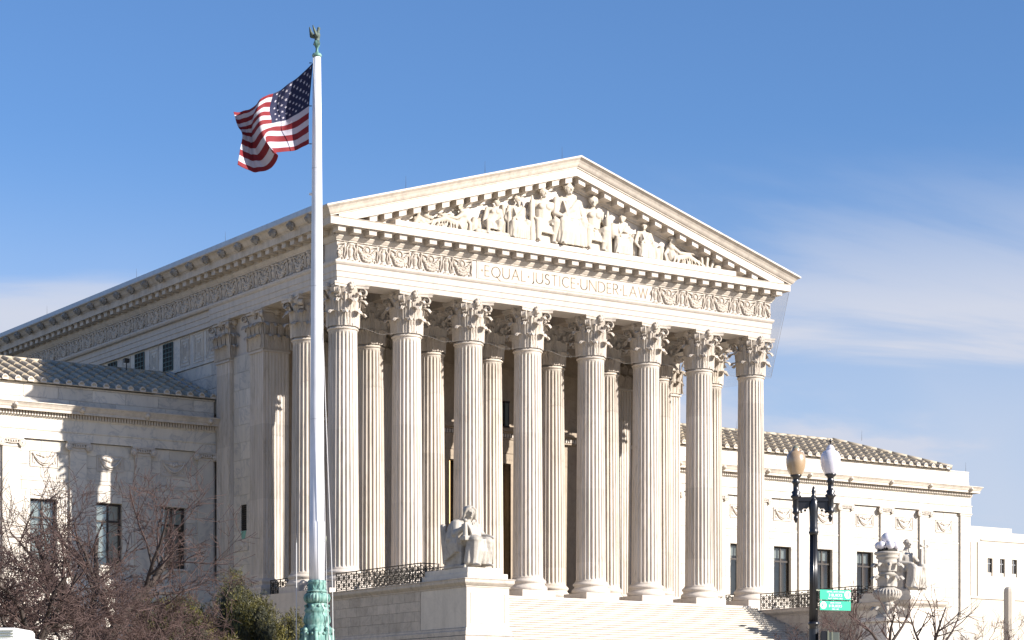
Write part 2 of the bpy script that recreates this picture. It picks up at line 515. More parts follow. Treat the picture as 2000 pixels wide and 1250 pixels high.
    def sweep(s, prof, path, mat=0, smooth=False):
        """prof: (offset, z) list; path(offset, z) -> list of points"""
        rows = [path(o, z) for (o, z) in prof]
        k = len(rows[0])
        vs = [p for r in rows for p in r]
        fs = [(j * k + i, (j + 1) * k + i, (j + 1) * k + i + 1, j * k + i + 1) for j in range(len(rows) - 1) for i in range(k - 1)]
        s.add(vs, fs, mat, smooth)

    def mesh(s, name, mats):
        me = bpy.data.meshes.new(name)
        me.from_pydata(s.v, [], s.f)
        for m in mats:
            me.materials.append(m)
        me.polygons.foreach_set('material_index', s.m)
        me.polygons.foreach_set('use_smooth', s.sm)
        me.update()
        return me

    def build(s, name, mats, parent=None, loc=None, label=None, rot=None, kind=None):
        if not isinstance(mats, (list, tuple)):
            mats = [mats]
        return link(name, s.mesh(name, mats), parent, loc, label, rot, kind)


def link(name, me, parent=None, loc=None, label=None, rot=None, kind=None, scale=None):
    o = bpy.data.objects.new(name, me)
    COL.objects.link(o)
    if parent is not None:
        o.parent = parent
    if loc is not None:
        o.location = loc
    if rot is not None:
        o.rotation_euler = rot
    if scale is not None:
        o.scale = scale
    if label:
        o['label'] = label
    if kind:
        o['kind'] = kind
    return o


def thing(name, label, cat, loc=(0, 0, 0), rot=(0, 0, 0), group=None):
    o = bpy.data.objects.new(name, None)
    COL.objects.link(o)
    o.location = loc; o.rotation_euler = rot
    o['label'] = label; o['category'] = cat
    if group:
        o['group'] = group
    return o


def tag(o, label, cat, group=None):
    o['label'] = label; o['category'] = cat
    if group:
        o['group'] = group
    return o


def copy_tree(o, parent=None):
    c = o.copy(); COL.objects.link(c); c.parent = parent
    for ch in list(o.children):
        copy_tree(ch, c)
    return c


def remesh(mb, voxel, smooth=2, name='sculpt'):
    """fuse overlapping solids into one continuous surface"""
    me = mb.mesh(name + '_raw', [])
    o = bpy.data.objects.new(name + '_tmp', me)
    COL.objects.link(o)
    r = o.modifiers.new('r', 'REMESH'); r.mode = 'VOXEL'; r.voxel_size = voxel; r.use_smooth_shade = True
    if smooth:
        sm = o.modifiers.new('s', 'SMOOTH'); sm.iterations = smooth; sm.factor = 0.5
    dg = bpy.context.evaluated_depsgraph_get()
    ev = o.evaluated_get(dg)
    out = bpy.data.meshes.new_from_object(ev)
    out.name = name
    bpy.data.objects.remove(o)
    bpy.data.meshes.remove(me)
    for p in out.polygons:
        p.use_smooth = True
    return out


def aim(u, v, depth):
    """a point of the place, `depth` metres out along the line of sight through photo position u, v"""
    a = (u - 1000) / 4346.4; b = (1446.9 - v) / 4346.4
    c_, s_ = cos(YAW), sin(YAW)
    return CAM + Vector((c_ + a * s_, s_ - a * c_, b)) * depth


# ------------------------------------------------------------------ dimensions of the court
S1, S2 = 3.686, 4.069
CX = [0, S1, 2 * S1, 3 * S1, 3 * S1 + S2, 4 * S1 + S2, 5 * S1 + S2, 6 * S1 + S2]
LEN = CX[-1]
MID = LEN / 2
ROW2 = S1
PIER_Y = 7.16
END_Y = 62.0
HZ = 15.0                      # underside of architrave
NECK = 12.93
ZAPEX = 22.94
SLOPE = 0.3013


def roof_z(x):
    return ZAPEX - SLOPE * abs(x - MID)


# ------------------------------------------------------------------ classical pieces
def leaf(mb, P, D, T, h, w, curl, R=None, lean=0.10, ns=12, nt=9):
    vs = []
    for i in range(nt + 1):
        t = i / nt
        if t < 0.72:
            u = t / 0.72
            r = lean * u * u; z = (h - curl * 0.3) * (u ** 0.95)
        else:
            u = (t - 0.72) / 0.28 * pi * 1.05
            r = lean + curl * (1 - cos(u)) * 0.5 * 1.5; z = (h - curl * 0.3) + sin(u) * curl * 0.42 - (1 - cos(u)) * curl * 0.28
        half = 0.5 * w * (1.0 - 0.25 * t) * (1 + 0.13 * cos(t * 6 * pi))
        if t > 0.8:
            half *= max(0.25, 1 - (t - 0.8) * 2.6)
        for j in range(ns + 1):
            q = (j / ns) * 2 - 1
            lat = half * q
            bulge = 0.035 * (1 - q * q) + 0.038 * cos(q * pi * 4.0) + (0.03 if abs(q) < 0.01 else 0)
            sag = (lat * lat / (2 * R)) if R else 0
            p = P + D * (r + bulge - sag) + T * lat + Vector((0, 0, z - 0.05 * abs(q) * t))
            vs.append(p)
    fs = [(i * (ns + 1) + j, i * (ns + 1) + j + 1, (i + 1) * (ns + 1) + j + 1, (i + 1) * (ns + 1) + j) for i in range(nt) for j in range(ns)]
    mb.add(vs, fs, 0, True)


def ribbon_spiral(mb, P, D, r0, z0, r1, z1, curl, w, turns=1.25, n=22):
    """stem rising from (r0,z0) to (r1,z1) along D, ending in a downward scroll"""
    T = Vector((-D.y, D.x, 0))
    pts = []
    for i in range(8):
        t = i / 8
        pts.append((r0 + (r1 - r0) * t ** 1.7, z0 + (z1 - z0) * (1 - (1 - t) ** 1.6), w * (0.55 + 0.45 * t)))
    cx, cz = r1, z1 - curl
    for i in range(n + 1):
        t = i / n
        a = pi / 2 - t * turns * 2 * pi
        rr = curl * (1 - 0.72 * t)
        pts.append((cx + rr * cos(a), cz + rr * sin(a), w * (1 - 0.25 * t)))
    th = 0.035
    vs = []
    for (r, z, ww) in pts:
        c = P + D * r + Vector((0, 0, z))
        vs += [c + T * ww / 2, c - T * ww / 2]
    n2 = len(pts)
    mb.add(vs, [(2 * i, 2 * i + 1, 2 * i + 3, 2 * i + 2) for i in range(n2 - 1)], 0, True)
    # side edges give the scroll its thickness
    for s in (1, -1):
        mb.tube([P + D * r + T * s * ww / 2 + Vector((0, 0, z)) for (r, z, ww) in pts], th * 0.7, 4)


def abacus(mb, z0, z1, corner, mid, sub=8):
    for (za, zb, k) in ((z0, z0 + (z1 - z0) * 0.55, 0.965), (z0 + (z1 - z0) * 0.6, z1, 1.0)):
        ring = []
        for q in range(4):
            a = q * pi / 2
            for i in range(sub):
                t = (i / sub) * 2 - 1
                lat = corner * k * t
                outw = k * (mid + (corner - mid) * abs(t) ** 2.0)
                if abs(t) > 0.92:
                    outw = corner * k * 0.96
                ring.append((cos(a) * outw - sin(a) * lat, sin(a) * outw + cos(a) * lat))
        n = len(ring)
        vs = [(x, y, za) for x, y in ring] + [(x, y, zb) for x, y in ring]
        mb.add(vs, [(i, (i + 1) % n, n + (i + 1) % n, n + i) for i in range(n)] + [tuple(reversed(range(n))), tuple(range(n, 2 * n))])


def cap_trim(mb, half, mid):
    for q in range(4):
        a = q * pi / 2
        D = Vector((cos(a), sin(a), 0)); T = Vector((-D.y, D.x, 0))
        mb.sphere(D * (mid + 0.06) + Vector((0, 0, 1.93)), 0.19, 8, sx=0.8, sy=0.8, sz=1.15)
        for k in range(6):
            b = k * pi / 3
            mb.sphere(D * (mid + 0.14) + T * 0.12 * cos(b) + Vector((0, 0, 1.93 + 0.15 * sin(b))), 0.065, 5)
        # inner helices meeting under the flower
        for s in (1, -1):
            base = D * 0.02 + T * s * 0.16
            ribbon_spiral(mb, Vector((0, 0, 0)) + T * s * 0.30, (D * 0.93 - T * s * 0.36).normalized(), mid - 0.08, 1.05, mid + 0.02, 1.78, 0.10, 0.09, 1.0, 14)
        d = Vector((cos(a + pi / 4), sin(a + pi / 4), 0))
        ribbon_spiral(mb, Vector((0, 0, 0)), d, 0.72, 1.0, half * 1.30, 1.86, 0.19, 0.24, 1.35)
        ribbon_spiral(mb, Vector((0, 0, 0)), d, 0.70, 0.9, half * 1.12, 1.52, 0.09, 0.20, 0.8, 12)


def capital_mesh():
    mb = MB()
    mb.lathe([(0.72, -0.18), (0.765, -0.165), (0.785, -0.13), (0.765, -0.095), (0.735, -0.085), (0.735, -0.06), (0.70, -0.04), (0.65, 0.0), (0.63, 0.9),
              (0.67, 1.35), (0.80, 1.75), (0.86, 1.86), (0.86, 1.88)], 28)
    for k in range(8):
        a = k * pi / 4 + pi / 8
        D = Vector((cos(a), sin(a), 0)); T = Vector((-D.y, D.x, 0))
        leaf(mb, D * 0.71, D, T, 0.78, 0.60, 0.20, 0.72)
    for k in range(8):
        a = k * pi / 4
        D = Vector((cos(a), sin(a), 0)); T = Vector((-D.y, D.x, 0))
        leaf(mb, D * 0.725, D, T, 1.36, 0.60, 0.25, 0.74, lean=0.09)
    for k in range(8):
        a = k * pi / 4 + pi / 8
        D = Vector((cos(a), sin(a), 0)); T = Vector((-D.y, D.x, 0))
        leaf(mb, D * 0.74, D, T, 1.66, 0.34, 0.16, 0.74, lean=0.10, ns=6)
    abacus(mb, 1.86, 2.068, 1.0, 0.80)
    cap_trim(mb, 0.80, 0.80)
    return mb.mesh('capital', [M['carved']])


def pier_capital_mesh(w, d):
    mb = MB()
    hx, hy = w / 2, d / 2
    mb.box(-hx - 0.06, hx + 0.06, -hy - 0.06, hy + 0.06, -0.16, -0.07)
    mb.box(-hx, hx, -hy, hy, -0.18, 1.9)
    for (D, T, off, span) in ((Vector((1, 0, 0)), Vector((0, 1, 0)), hx, d), (Vector((-1, 0, 0)), Vector((0, -1, 0)), hx, d),
                              (Vector((0, 1, 0)), Vector((-1, 0, 0)), hy, w), (Vector((0, -1, 0)), Vector((1, 0, 0)), hy, w)):
        for k in (-1, 0, 1):
            leaf(mb, D * off + T * k * span * 0.33, D, T, 0.76, span * 0.34, 0.20)
        for k in (-1.5, -0.5, 0.5, 1.5):
            leaf(mb, D * (off + 0.01) + T * k * span * 0.31, D, T, 1.36, span * 0.32, 0.26, lean=0.07)
        mb.sphere(D * (off + 0.12) + Vector((0, 0, 1.93)), 0.19, 8)
        for s in (1, -1):
            ribbon_spiral(mb, T * s * 0.28, (D * 0.93 - T * s * 0.36).normalized(), off * 0.95, 1.05, off + 0.10, 1.78, 0.10, 0.09, 1.0, 14)
    for sx in (1, -1):
        for sy in (1, -1):
            d_ = Vector((sx, sy, 0)).normalized()
            ribbon_spiral(mb, Vector((sx * (hx - 0.5), sy * (hy - 0.5), 0)), d_, 0.70, 0.9, 0.99, 1.86, 0.175, 0.17, 1.35)
    mb.box(-hx - 0.16, hx + 0.16, -hy - 0.16, hy + 0.16, 1.86, 1.97)
    mb.box(-hx - 0.22, hx + 0.22, -hy - 0.22, hy + 0.22, 1.985, 2.066)
    return mb.mesh('capital', [M['carved']])


def shaft_mesh():
    mb = MB()
    zs = [1.0, 1.05, 1.10, 1.15, 1.22, 2.2, 3.6, 5.1, 6.6, 8.1, 9.6, 11.0, 12.45, 12.55, 12.62, 12.68, 12.76]
    dep = [0, 0, 0.35, 0.8, 1, 1, 1, 1, 1, 1, 1, 1, 1, 0.8, 0.35, 0, 0]
    NF, K = 24, 7
    vs = []
    for z, dp in zip(zs, dep):
        t = (z - 1.0) / 11.75
        r = 0.795 - 0.093 * t ** 1.25
        if z < 1.1:
            r += (1.1 - z) * 0.35
        if z > 12.6:
            r += (z - 12.6) * 0.12
        for f in range(NF):
            a0 = 2 * pi * f / NF
            for k in range(K):
                # two fillet corners then a scooped channel
                if k == 0:
                    a = a0; dd = 0
                else:
                    u = (k - 1) / (K - 2)
                    a = a0 + 2 * pi / NF * (0.17 + 0.83 * u * 0.999)
                    dd = 0.062 * dp * sqrt(max(0, 1 - (2 * u - 1) ** 2))
                vs.append(((r - dd) * cos(a), (r - dd) * sin(a), z))
    n = NF * K
    fs = [(j * n + i, j * n + (i + 1) % n, (j + 1) * n + (i + 1) % n, (j + 1) * n + i) for j in range(len(zs) - 1) for i in range(n)]
    mb.add(vs, fs)
    return mb.mesh('column', [M['shaft']])


def base_mesh():
    mb = MB()
    mb.box(-1.04, 1.04, -1.04, 1.04, 0.0, 0.36, bev=0.012)
    pr = [(0.98, 0.362), (1.015, 0.40), (1.03, 0.47), (1.015, 0.55), (0.965, 0.60), (0.93, 0.61), (0.93, 0.635), (0.895, 0.66), (0.88, 0.70), (0.90, 0.745),
          (0.925, 0.755), (0.925, 0.775), (0.955, 0.80), (0.965, 0.84), (0.95, 0.89), (0.915, 0.915), (0.89, 0.92), (0.89, 0.955), (0.845, 0.975), (0.82, 1.0)]
    mb.lathe(pr, 40)
    return mb.mesh('base', [M['marble']])


def fluted_outline(x0, x1, y0, y1, sides, groove=0.045, nf=7):
    """plan outline (counter-clockwise), grooves cut in the named sides"""
    P = []
    def side(a, b, inward, cut):
        P.append(a)
        if not cut:
            return
        Lx, Ly = b[0] - a[0], b[1] - a[1]
        for f in range(nf):
            u0 = 0.06 + 0.88 * f / nf; wd = 0.88 / nf
            for q, dd in ((0.10, 0), (0.18, 0.6), (0.36, 0.95), (0.5, 1.0), (0.64, 0.95), (0.82, 0.6), (0.90, 0)):
                u = u0 + wd * q
                P.append((a[0] + Lx * u + inward[0] * groove * dd, a[1] + Ly * u + inward[1] * groove * dd))
    side((x0, y0), (x1, y0), (0, 1), 'f' in sides)
    side((x1, y0), (x1, y1), (-1, 0), 'r' in sides)
    side((x1, y1), (x0, y1), (0, -1), 'b' in sides)
    side((x0, y1), (x0, y0), (1, 0), 'l' in sides)
    return P


def pier_mesh(w, d, sides='flr'):
    mb = MB()
    hx, hy = w / 2, d / 2
    O = fluted_outline(-hx, hx, -hy, hy, sides)
    n = len(O)
    vs = [(x, y, 1.0) for x, y in O] + [(x, y, 12.76) for x, y in O]
    mb.add(vs, [(i, (i + 1) % n, n + (i + 1) % n, n + i) for i in range(n)])
    return mb.mesh('pier', [M['shaft']])


def pier_base_mesh(w, d):
    mb = MB()
    hx, hy = w / 2, d / 2
    prof = [(0.24, 0.0), (0.24, 0.36), (0.19, 0.37), (0.22, 0.42), (0.22, 0.52), (0.17, 0.60), (0.11, 0.63), (0.09, 0.70), (0.12, 0.76), (0.15, 0.80), (0.15, 0.87), (0.09, 0.92), (0.04, 0.97), (0.02, 1.002)]
    vs = []
    for (o, z) in prof:
        vs += [(-hx - o, -hy - o, z), (hx + o, -hy - o, z), (hx + o, hy + o, z), (-hx - o, hy + o, z)]
    fs = [(4 * j + i, 4 * j + (i + 1) % 4, 4 * (j + 1) + (i + 1) % 4, 4 * (j + 1) + i) for j in range(len(prof) - 1) for i in range(4)]
    mb.add(vs, fs)
    mb.add(vs[-4:], [(0, 1, 2, 3)])
    return mb.mesh('base', [M['marble']])


# ------------------------------------------------------------------ the ground
g = MB(); g.add([(-900, -420, -9.0), (1200, -420, -9.0), (1200, 1500, -9.0), (-900, 1500, -9.0)], [(0, 1, 2, 3)])
g.build('ground', M['grass'], kind='structure')
g = MB(); g.add([(-300, -112, -8.996), (300, -112, -8.996), (300, -72, -8.996), (-300, -72, -8.996)], [(0, 1, 2, 3)])
g.build('road', M['asphalt'], kind='structure')
g = MB()
for y in (-92.2, -91.9):
    g.add([(-300, y, -8.992), (300, y, -8.992), (300, y + 0.12, -8.992), (-300, y + 0.12, -8.992)], [(0, 1, 2, 3)])
g.build('road_marking', simple('yellow_road_paint', (0.6, 0.42, 0.05), 0.7), kind='structure')
g = MB(); g.box(-300, 300, -72, -60, -9.2, -8.86)
g.build('pavement', M['pave'], kind='structure')
g = MB(); g.box(-34, 60, -52, -20.5, -9.2, -5.5)
g.build('plaza', M['pave'], kind='structure')
g = MB()
for k in range(24):
    g.box(-2, 28, -52 - 0.34 * (k + 1), -52 - 0.34 * k, -9.1, -5.5 - 0.146 * (k + 1) + 0.0)
g.build('lower_steps', M['step'], kind='structure')
g = MB(); g.box(-70, -34.01, -51, 12, -9.2, -5.8); g.box(-34.0, -1.0, -20.49, 12, -9.2, -5.8); g.box(27.4, 60, -20.49, 12, -9.2, -5.8); g.box(60.01, 160, -51, 90, -9.2, -5.9)
g.build('lawn', M['grass'], kind='structure')

# ------------------------------------------------------------------ entrance stair
stair = thing('entrance_stair', 'broad flight of white marble steps rising to the columned portico', 'stairs')
RUN, RISE = 0.36, 0.14
tread = MB(); tread.box(0, 24.5, -RUN - 0.055, 0.40, -0.045, 0, bev=0.008); tread.box(0, 24.5, -RUN, 0.40, -RISE - 0.002, -0.046)
tm = tread.mesh('step', [M['step']])
for k in range(1, 40):
    link('step', tm, stair, (0.85, -1.25 - RUN * (k - 1), -RISE * k))
b = MB()
b.add([(0.84, -1.2, -0.45), (25.34, -1.2, -0.45), (25.34, -1.25 - RUN * 39, -5.9), (0.84, -1.25 - RUN * 39, -5.9)], [(0, 1, 2, 3)])
b.build('footing', M['step'], stair)

# ------------------------------------------------------------------ the court's central block
court = thing('courthouse', 'white marble temple-fronted courthouse block with eight Corinthian columns and a sculpted pediment', 'building')

# stylobate and floor
s = MB()
s.box(-1.45, LEN + 1.45, -1.24, END_Y, -0.75, 0.0)
s.box(-1.55, LEN + 1.55, 9.0, END_Y, -1.4, -0.76)
s.box(-1.70, LEN + 1.70, -1.22, END_Y, -9.0, -1.41)
s.box(-1.5, LEN + 1.5, -1.22, END_Y, -1.41, -0.75)
s.build('stylobate', M['marble'], court)

SIDE_BASE = True
shaft = shaft_mesh(); capm = capital_mesh(); basem = base_mesh()
first = True
for iy, y in enumerate((0.0, ROW2)):
    for ix, x in enumerate(CX):
        c = link('column', shaft, court, (x, y, 0))
        link('capital', capm, c, (0, 0, NECK))
        link('base', basem, c, (0, 0, 0), rot=(0, 0, 0))

# piers and pilasters behind the columns
pm = pier_mesh(1.50, 1.50); pcm = pier_capital_mesh(1.5, 1.5); pbm = pier_base_mesh(1.5, 1.5)
for x in (0.10, 2 * S1, 5 * S1 + S2 - 0.02, LEN - 0.10):
    p = link('pier', pm, court, (x, PIER_Y + 0.75, 0))
    link('capital', pcm, p, (0, 0, NECK)); link('base', pbm, p)
pm2 = pier_mesh(1.3, 0.5, 'f')
pc2 = pier_capital_mesh(1.3, 0.5)
pb2 = pier_base_mesh(1.3, 0.5)
for x in (S1, 6 * S1 + S2 - S1 + S1 * 0 - 0.0):
    p = link('pilaster', pm2, court, (x if x < 10 else LEN - S1, PIER_Y + 0.62, 0))
    link('capital', pc2, p, (0, 0, NECK)); link('base', pb2, p)
# side pilaster at the junction with the wings
pm3 = pier_mesh(0.5, 1.52, 'lr'); pc3 = pier_capital_mesh(0.5, 1.52); pb3 = pier_base_mesh(0.5, 1.52)
for x in (-0.40, LEN + 0.40):
    p = link('pilaster', pm3, court, (x, 11.76, 0))
    link('capital', pc3, p, (0, 0, NECK)); link('base', pb3, p)

# walls of the block, laid in courses ---------------------------------------
def course_wall(parent, name, mat, plane, a0, a1, z0, z1, ch, bl, axis, depth=0.12, holes=(), face=-1, seed=0, gap=0.012, avoid=()):
    """one block object per stone; axis 'x': wall runs along X at Y=plane (faces -Y if face=-1)"""
    rnd = random.Random(seed)
    rows = max(1, round((z1 - z0) / ch))
    h = (z1 - z0) / rows
    cache = {}
    for r in range(rows):
        za, zb = z0 + r * h, z0 + (r + 1) * h
        cuts = [a0, a1]
        t = a0 + (bl * 0.5 if r % 2 else 0) + rnd.uniform(-0.1, 0.1) * bl
        while t < a1:
            if t > a0 + 0.25 and t < a1 - 0.25:
                cuts.append(t)
            t += bl * rnd.uniform(0.9, 1.1)
        for hx0, hx1, hz0, hz1 in holes:
            if hz0 < zb - 0.02 and hz1 > za + 0.02:
                cuts = [c for c in cuts if not (abs(c - hx0) < 0.22 or abs(c - hx1) < 0.22) or c in (a0, a1)]
                cuts += [hx0, hx1]
        cuts = sorted(set(cuts))
        for c0, c1 in zip(cuts, cuts[1:]):
            mid = (c0 + c1) / 2
            segs = [(za, zb)]
            for hx0, hx1, hz0, hz1 in holes:
                if hx0 - 0.01 < mid < hx1 + 0.01:
                    ns = []
                    for (p, q) in segs:
                        if hz1 <= p or hz0 >= q:
                            ns.append((p, q))
                        else:
                            if hz0 > p + 0.02: ns.append((p, hz0))
                            if hz1 < q - 0.02: ns.append((hz1, q))
                    segs = ns
            for (p, q) in segs:
                w, hh = round(c1 - c0 - gap, 2), round(q - p - gap, 2)
                if w < 0.05 or hh < 0.05:
                    continue
                key = (w, hh)
                if key not in cache:
                    m = MB()
                    if axis == 'x':
                        m.box(-w / 2, w / 2, 0 if face < 0 else -depth, depth if face < 0 else 0, -hh / 2, hh / 2, bev=0.008)
                    else:
                        m.box(0 if face < 0 else -depth, depth if face < 0 else 0, -w / 2, w / 2, -hh / 2, hh / 2, bev=0.008)
                    cache[key] = m.mesh(name, [mat])
                loc = (mid, plane, (p + q) / 2) if axis == 'x' else (plane, mid, (p + q) / 2)
                link(name, cache[key], parent, loc)


wall = MB()
# core walls (a joint's depth behind the stones)
for (x0, x1) in ((-0.30, 0.6), (LEN - 0.6, LEN + 0.30)):
    wall.box(x0, x1, PIER_Y + 0.75, END_Y, 0, HZ)
wb = MB()
# back wall of the portico with the doorway cut out
DX0, DX1, DZ = 11.05, 15.13, 8.06
wy0, wy1 = PIER_Y + 0.55, PIER_Y + 1.1
for (x0, x1, z0, z1) in ((0.6, DX0, 0, HZ), (DX1, LEN - 0.6, 0, HZ), (DX0, DX1, DZ, HZ)):
    wb.box(x0, x1, wy0, wy1, z0, z1)
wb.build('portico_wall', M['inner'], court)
wall.build('side_wall', M['marble'], court)
course_wall(court, 'wall_stone', M['wallstone'], -0.42, 8.70, 10.98, 0.0, 13.0, 0.93, 1.5, 'y', holes=((9.48, 10.13, 3.68, 5.04),), seed=3)
course_wall(court, 'wall_stone', M['wallstone'], -0.42, 12.6, 19.8, 10.2, 13.10, 0.75, 1.8, 'y', seed=4)

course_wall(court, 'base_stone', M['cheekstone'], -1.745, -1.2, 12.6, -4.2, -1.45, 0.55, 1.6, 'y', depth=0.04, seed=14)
# slit louvre by the anta
lv = MB()
lv.box(-0.36, -0.32, 9.48, 10.13, 3.68, 5.04, 1)
for k in range(11):
    z = 3.74 + k * 0.118
    lv.add([(-0.40, 9.49, z), (-0.40, 10.12, z), (-0.34, 10.12, z + 0.09), (-0.34, 9.49, z + 0.09)], [(0, 1, 2, 3)])
lv.build('louvre', [M['frame'], M['darkroom']], court)
st = MB()
st.add([(-0.4245, 9.50, 3.66), (-0.4245, 10.10, 3.66), (-0.4245, 10.02, 3.30), (-0.4245, 9.93, 2.95), (-0.4245, 9.84, 2.62), (-0.4245, 9.74, 2.9), (-0.4245, 9.62, 3.3)], [(0, 1, 2, 3, 4, 5, 6)])
st.build('copper_stain', M['patina_stain'], court)
rp = MB()
rp.box(-0.47, -0.43, 9.25, 10.75, 2.60, 3.24, bev=0.01)
for k in range(3):
    rp.sphere((-0.47, 9.55 + k * 0.45, 2.92), 0.15, 6, sx=0.3)
rp.build('relief_panel', M['marble'], court)

# string course + panelled attic wall of the side
at = MB()
at.box(-0.50, -0.30, 12.6, END_Y, 13.11, 13.20)
at.box(-0.44, -0.30, 12.6, END_Y, 13.20, 15.0)
at.build('attic_wall', M['wallstone'], court)
SW = 3.79
for k in range(6):
    y0 = 18.34 + SW * k
    for (z0, z1, ya, yb) in ((13.36, 14.9, y0, y0 + 1.2),):
        w_ = MB()
        w_.box(-0.47, -0.442, ya, yb, z0, z1, 1)
        for q in range(4):
            yy = ya + (yb - ya) * q / 3
            w_.box(-0.50, -0.465, yy - 0.03, yy + 0.03, z0, z1)
        for q in range(7):
            zz = z0 + (z1 - z0) * q / 6
            w_.box(-0.505, -0.466, ya, yb, zz - 0.022, zz + 0.022)
        w_.build('attic_window', [M['grille'], M['darkroom']], court)
fr = MB()
def rect_frame(mb, x, y0, y1, z0, z1, t, d):
    mb.box(x - d, x, y0, y1, z0, z0 + t); mb.box(x - d, x, y0, y1, z1 - t, z1)
    mb.box(x - d, x, y0, y0 + t, z0 + t, z1 - t); mb.box(x - d, x, y1 - t, y1, z0 + t, z1 - t)
pn = MB()
rect_frame(pn, 0, -0.6, 0.6, 0, 1.62, 0.06, 0.035)
rect_frame(pn, 0, -0.42, 0.42, 0.18, 1.44, 0.05, 0.03)
rect_frame(pn, 0, -0.24, 0.24, 0.36, 1.26, 0.05, 0.03)
rect_frame(pn, 0, -0.09, 0.09, 0.54, 1.08, 0.04, 0.03)
pnm = pn.mesh('attic_panel', [M['wallstone']])
for y in (13.2, 14.75, 16.45):
    link('attic_panel', pnm, court, (-0.443, y + 0.35, 13.33))
for k in range(6):
    link('attic_panel', pnm, court, (-0.443, 18.34 + SW * k + 1.2 + (SW - 1.2) / 2, 13.33))
# wall above wing roof, left of the windows
lj = MB()
lj.box(-0.56, -0.31, 12.53, 12.72, 9.9, 15.0)
lj.build('corner_strip', M['marble'], court)


# entablature --------------------------------------------------------------
def ring(yend=END_Y):
    return lambda o, z: [(-o, yend, z), (-o, -o, z), (LEN + o, -o, z), (LEN + o, yend, z)]

ar = MB()
prof = [(-0.72, HZ), (0.70, HZ), (0.766, HZ), (0.766, 15.25), (0.80, 15.26), (0.80, 15.53), (0.835, 15.54), (0.835, 15.84), (0.87, 15.86), (0.90, 15.90), (0.93, 15.96), (0.93, 16.055), (0.79, 16.06)]
ar.sweep(prof, ring(13.05))
ar.box(-0.766, 0.7, 13.04, 13.05, HZ, 15.84)
prof2 = [(-0.5, HZ), (0.62, HZ), (0.62, 15.25), (0.66, 15.26), (0.66, 15.53), (0.70, 15.54), (0.70, 15.84), (0.87, 15.86), (0.90, 15.90), (0.93, 15.96), (0.93, 16.055), (0.79, 16.06)]
ar.sweep(prof2, lambda o, z: [(-o, END_Y, z), (-o, 13.05, z)])
ar.sweep(prof2, lambda o, z: [(LEN + o, 13.05, z), (LEN + o, END_Y, z)])
# inner beams and ceiling
ar.build('architrave', M['marble'], court)
cl_ = MB()
cl_.box(0.72, LEN - 0.72, ROW2 - 0.70, ROW2 + 0.70, HZ, 15.99)
cl_.box(0.72, LEN - 0.72, 0.721, PIER_Y + 1.2, 16.0, 16.3)
cl_.box(0.721, LEN - 0.721, 0.715, 0.722, HZ, 16.0)
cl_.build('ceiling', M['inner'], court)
cf = MB(); cf.box(-0.45, 0.45, 0.724, ROW2 - 0.702, HZ + 0.01, 15.99)
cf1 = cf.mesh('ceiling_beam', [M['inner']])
cf = MB(); cf.box(-0.45, 0.45, ROW2 + 0.702, wy0, HZ + 0.01, 15.99)
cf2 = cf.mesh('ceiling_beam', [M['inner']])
for x in CX[1:-1]:
    link('ceiling_beam', cf1, court, (x, 0, 0)); link('ceiling_beam', cf2, court, (x, 0, 0))

fz = MB()
fz.sweep([(0.77, 16.06), (0.77, 17.0)], ring())
fz.build('frieze', M['marble'], court)

co = MB()
prof = [(0.70, 16.99), (0.84, 17.0), (0.84, 17.05), (0.88, 17.09), (0.93, 17.19), (0.95, 17.22), (0.95, 17.27), (0.90, 17.30), (0.90, 17.60), (0.95, 17.63),
        (1.50, 17.63), (1.50, 17.60), (1.556, 17.60), (1.556, 17.93), (1.575, 17.95), (1.60, 17.985), (0.5, 18.03)]
co.sweep(prof, ring())
co.build('cornice', M['cornice'], court)

# modillion blocks under the horizontal cornice
md = MB()
md.box(-0.21, 0.21, -1.42, -0.89, 17.34, 17.55); md.box(-0.25, 0.25, -1.46, -0.885, 17.555, 17.625)
mdm = md.mesh('modillion', [M['marble']])
nfront = 33
step = (LEN + 1.72) / (nfront - 1)
for k in range(nfront):
    link('modillion', mdm, court, (-0.86 + step * k, 0, 0))
mds = MB()
mds.box(-1.42, -0.89, -0.21, 0.21, 17.34, 17.55); mds.box(-1.46, -0.885, -0.25, 0.25, 17.555, 17.625)
mdsm = mds.mesh('modillion', [M['cornice']])
for k in range(54):
    link('modillion', mdsm, court, (0, 0.0 + 0.875 * k, 0))
mr_ = MB()
for k in range(48):
    y = 0.4 + 1.2 * k
    mr_.box(LEN + 0.89, LEN + 1.42, y - 0.2, y + 0.2, 17.34, 17.62)
mr_.build('modillion_row', M['cornice'], court, kind='stuff')

# raking cornice -------------------------------------------------------------
def rake(xl):
    return lambda o, dz: [(xl(o), -o, roof_z(xl(o)) + dz), (MID, -o, ZAPEX + dz), (LEN - xl(o), -o, roof_z(xl(o)) + dz)]

sima = [(1.552, -0.57), (1.60, -0.555), (1.60, -0.52), (1.66, -0.47), (1.71, -0.40), (1.76, -0.30), (1.84, -0.19), (1.93, -0.12), (1.94, -0.10), (1.98, -0.09), (1.98, 0.0), (1.2, 0.02)]
sm_ = MB()
def sima_path(o, dz):
    z = roof_z(-o) + dz
    return [(-o, END_Y, z), (-o, -o, z), (MID, -o, ZAPEX + dz), (LEN + o, -o, z), (LEN + o, END_Y, z)]
sm_.sweep(sima, sima_path)
sm_.build('gutter_moulding', M['cornice'], court)
rk = MB()
rprof = [(0.74, -1.44), (0.80, -1.42), (0.80, -1.32), (0.86, -1.27), (0.90, -1.24), (0.90, -0.95), (1.50, -0.95), (1.50, -0.97), (1.55, -0.97), (1.55, -0.57), (1.2, -0.55)]
rk.sweep(rprof, rake(lambda o: -1.1))
rk.build('raking_cornice', M['cornice'], court)
rm = MB()
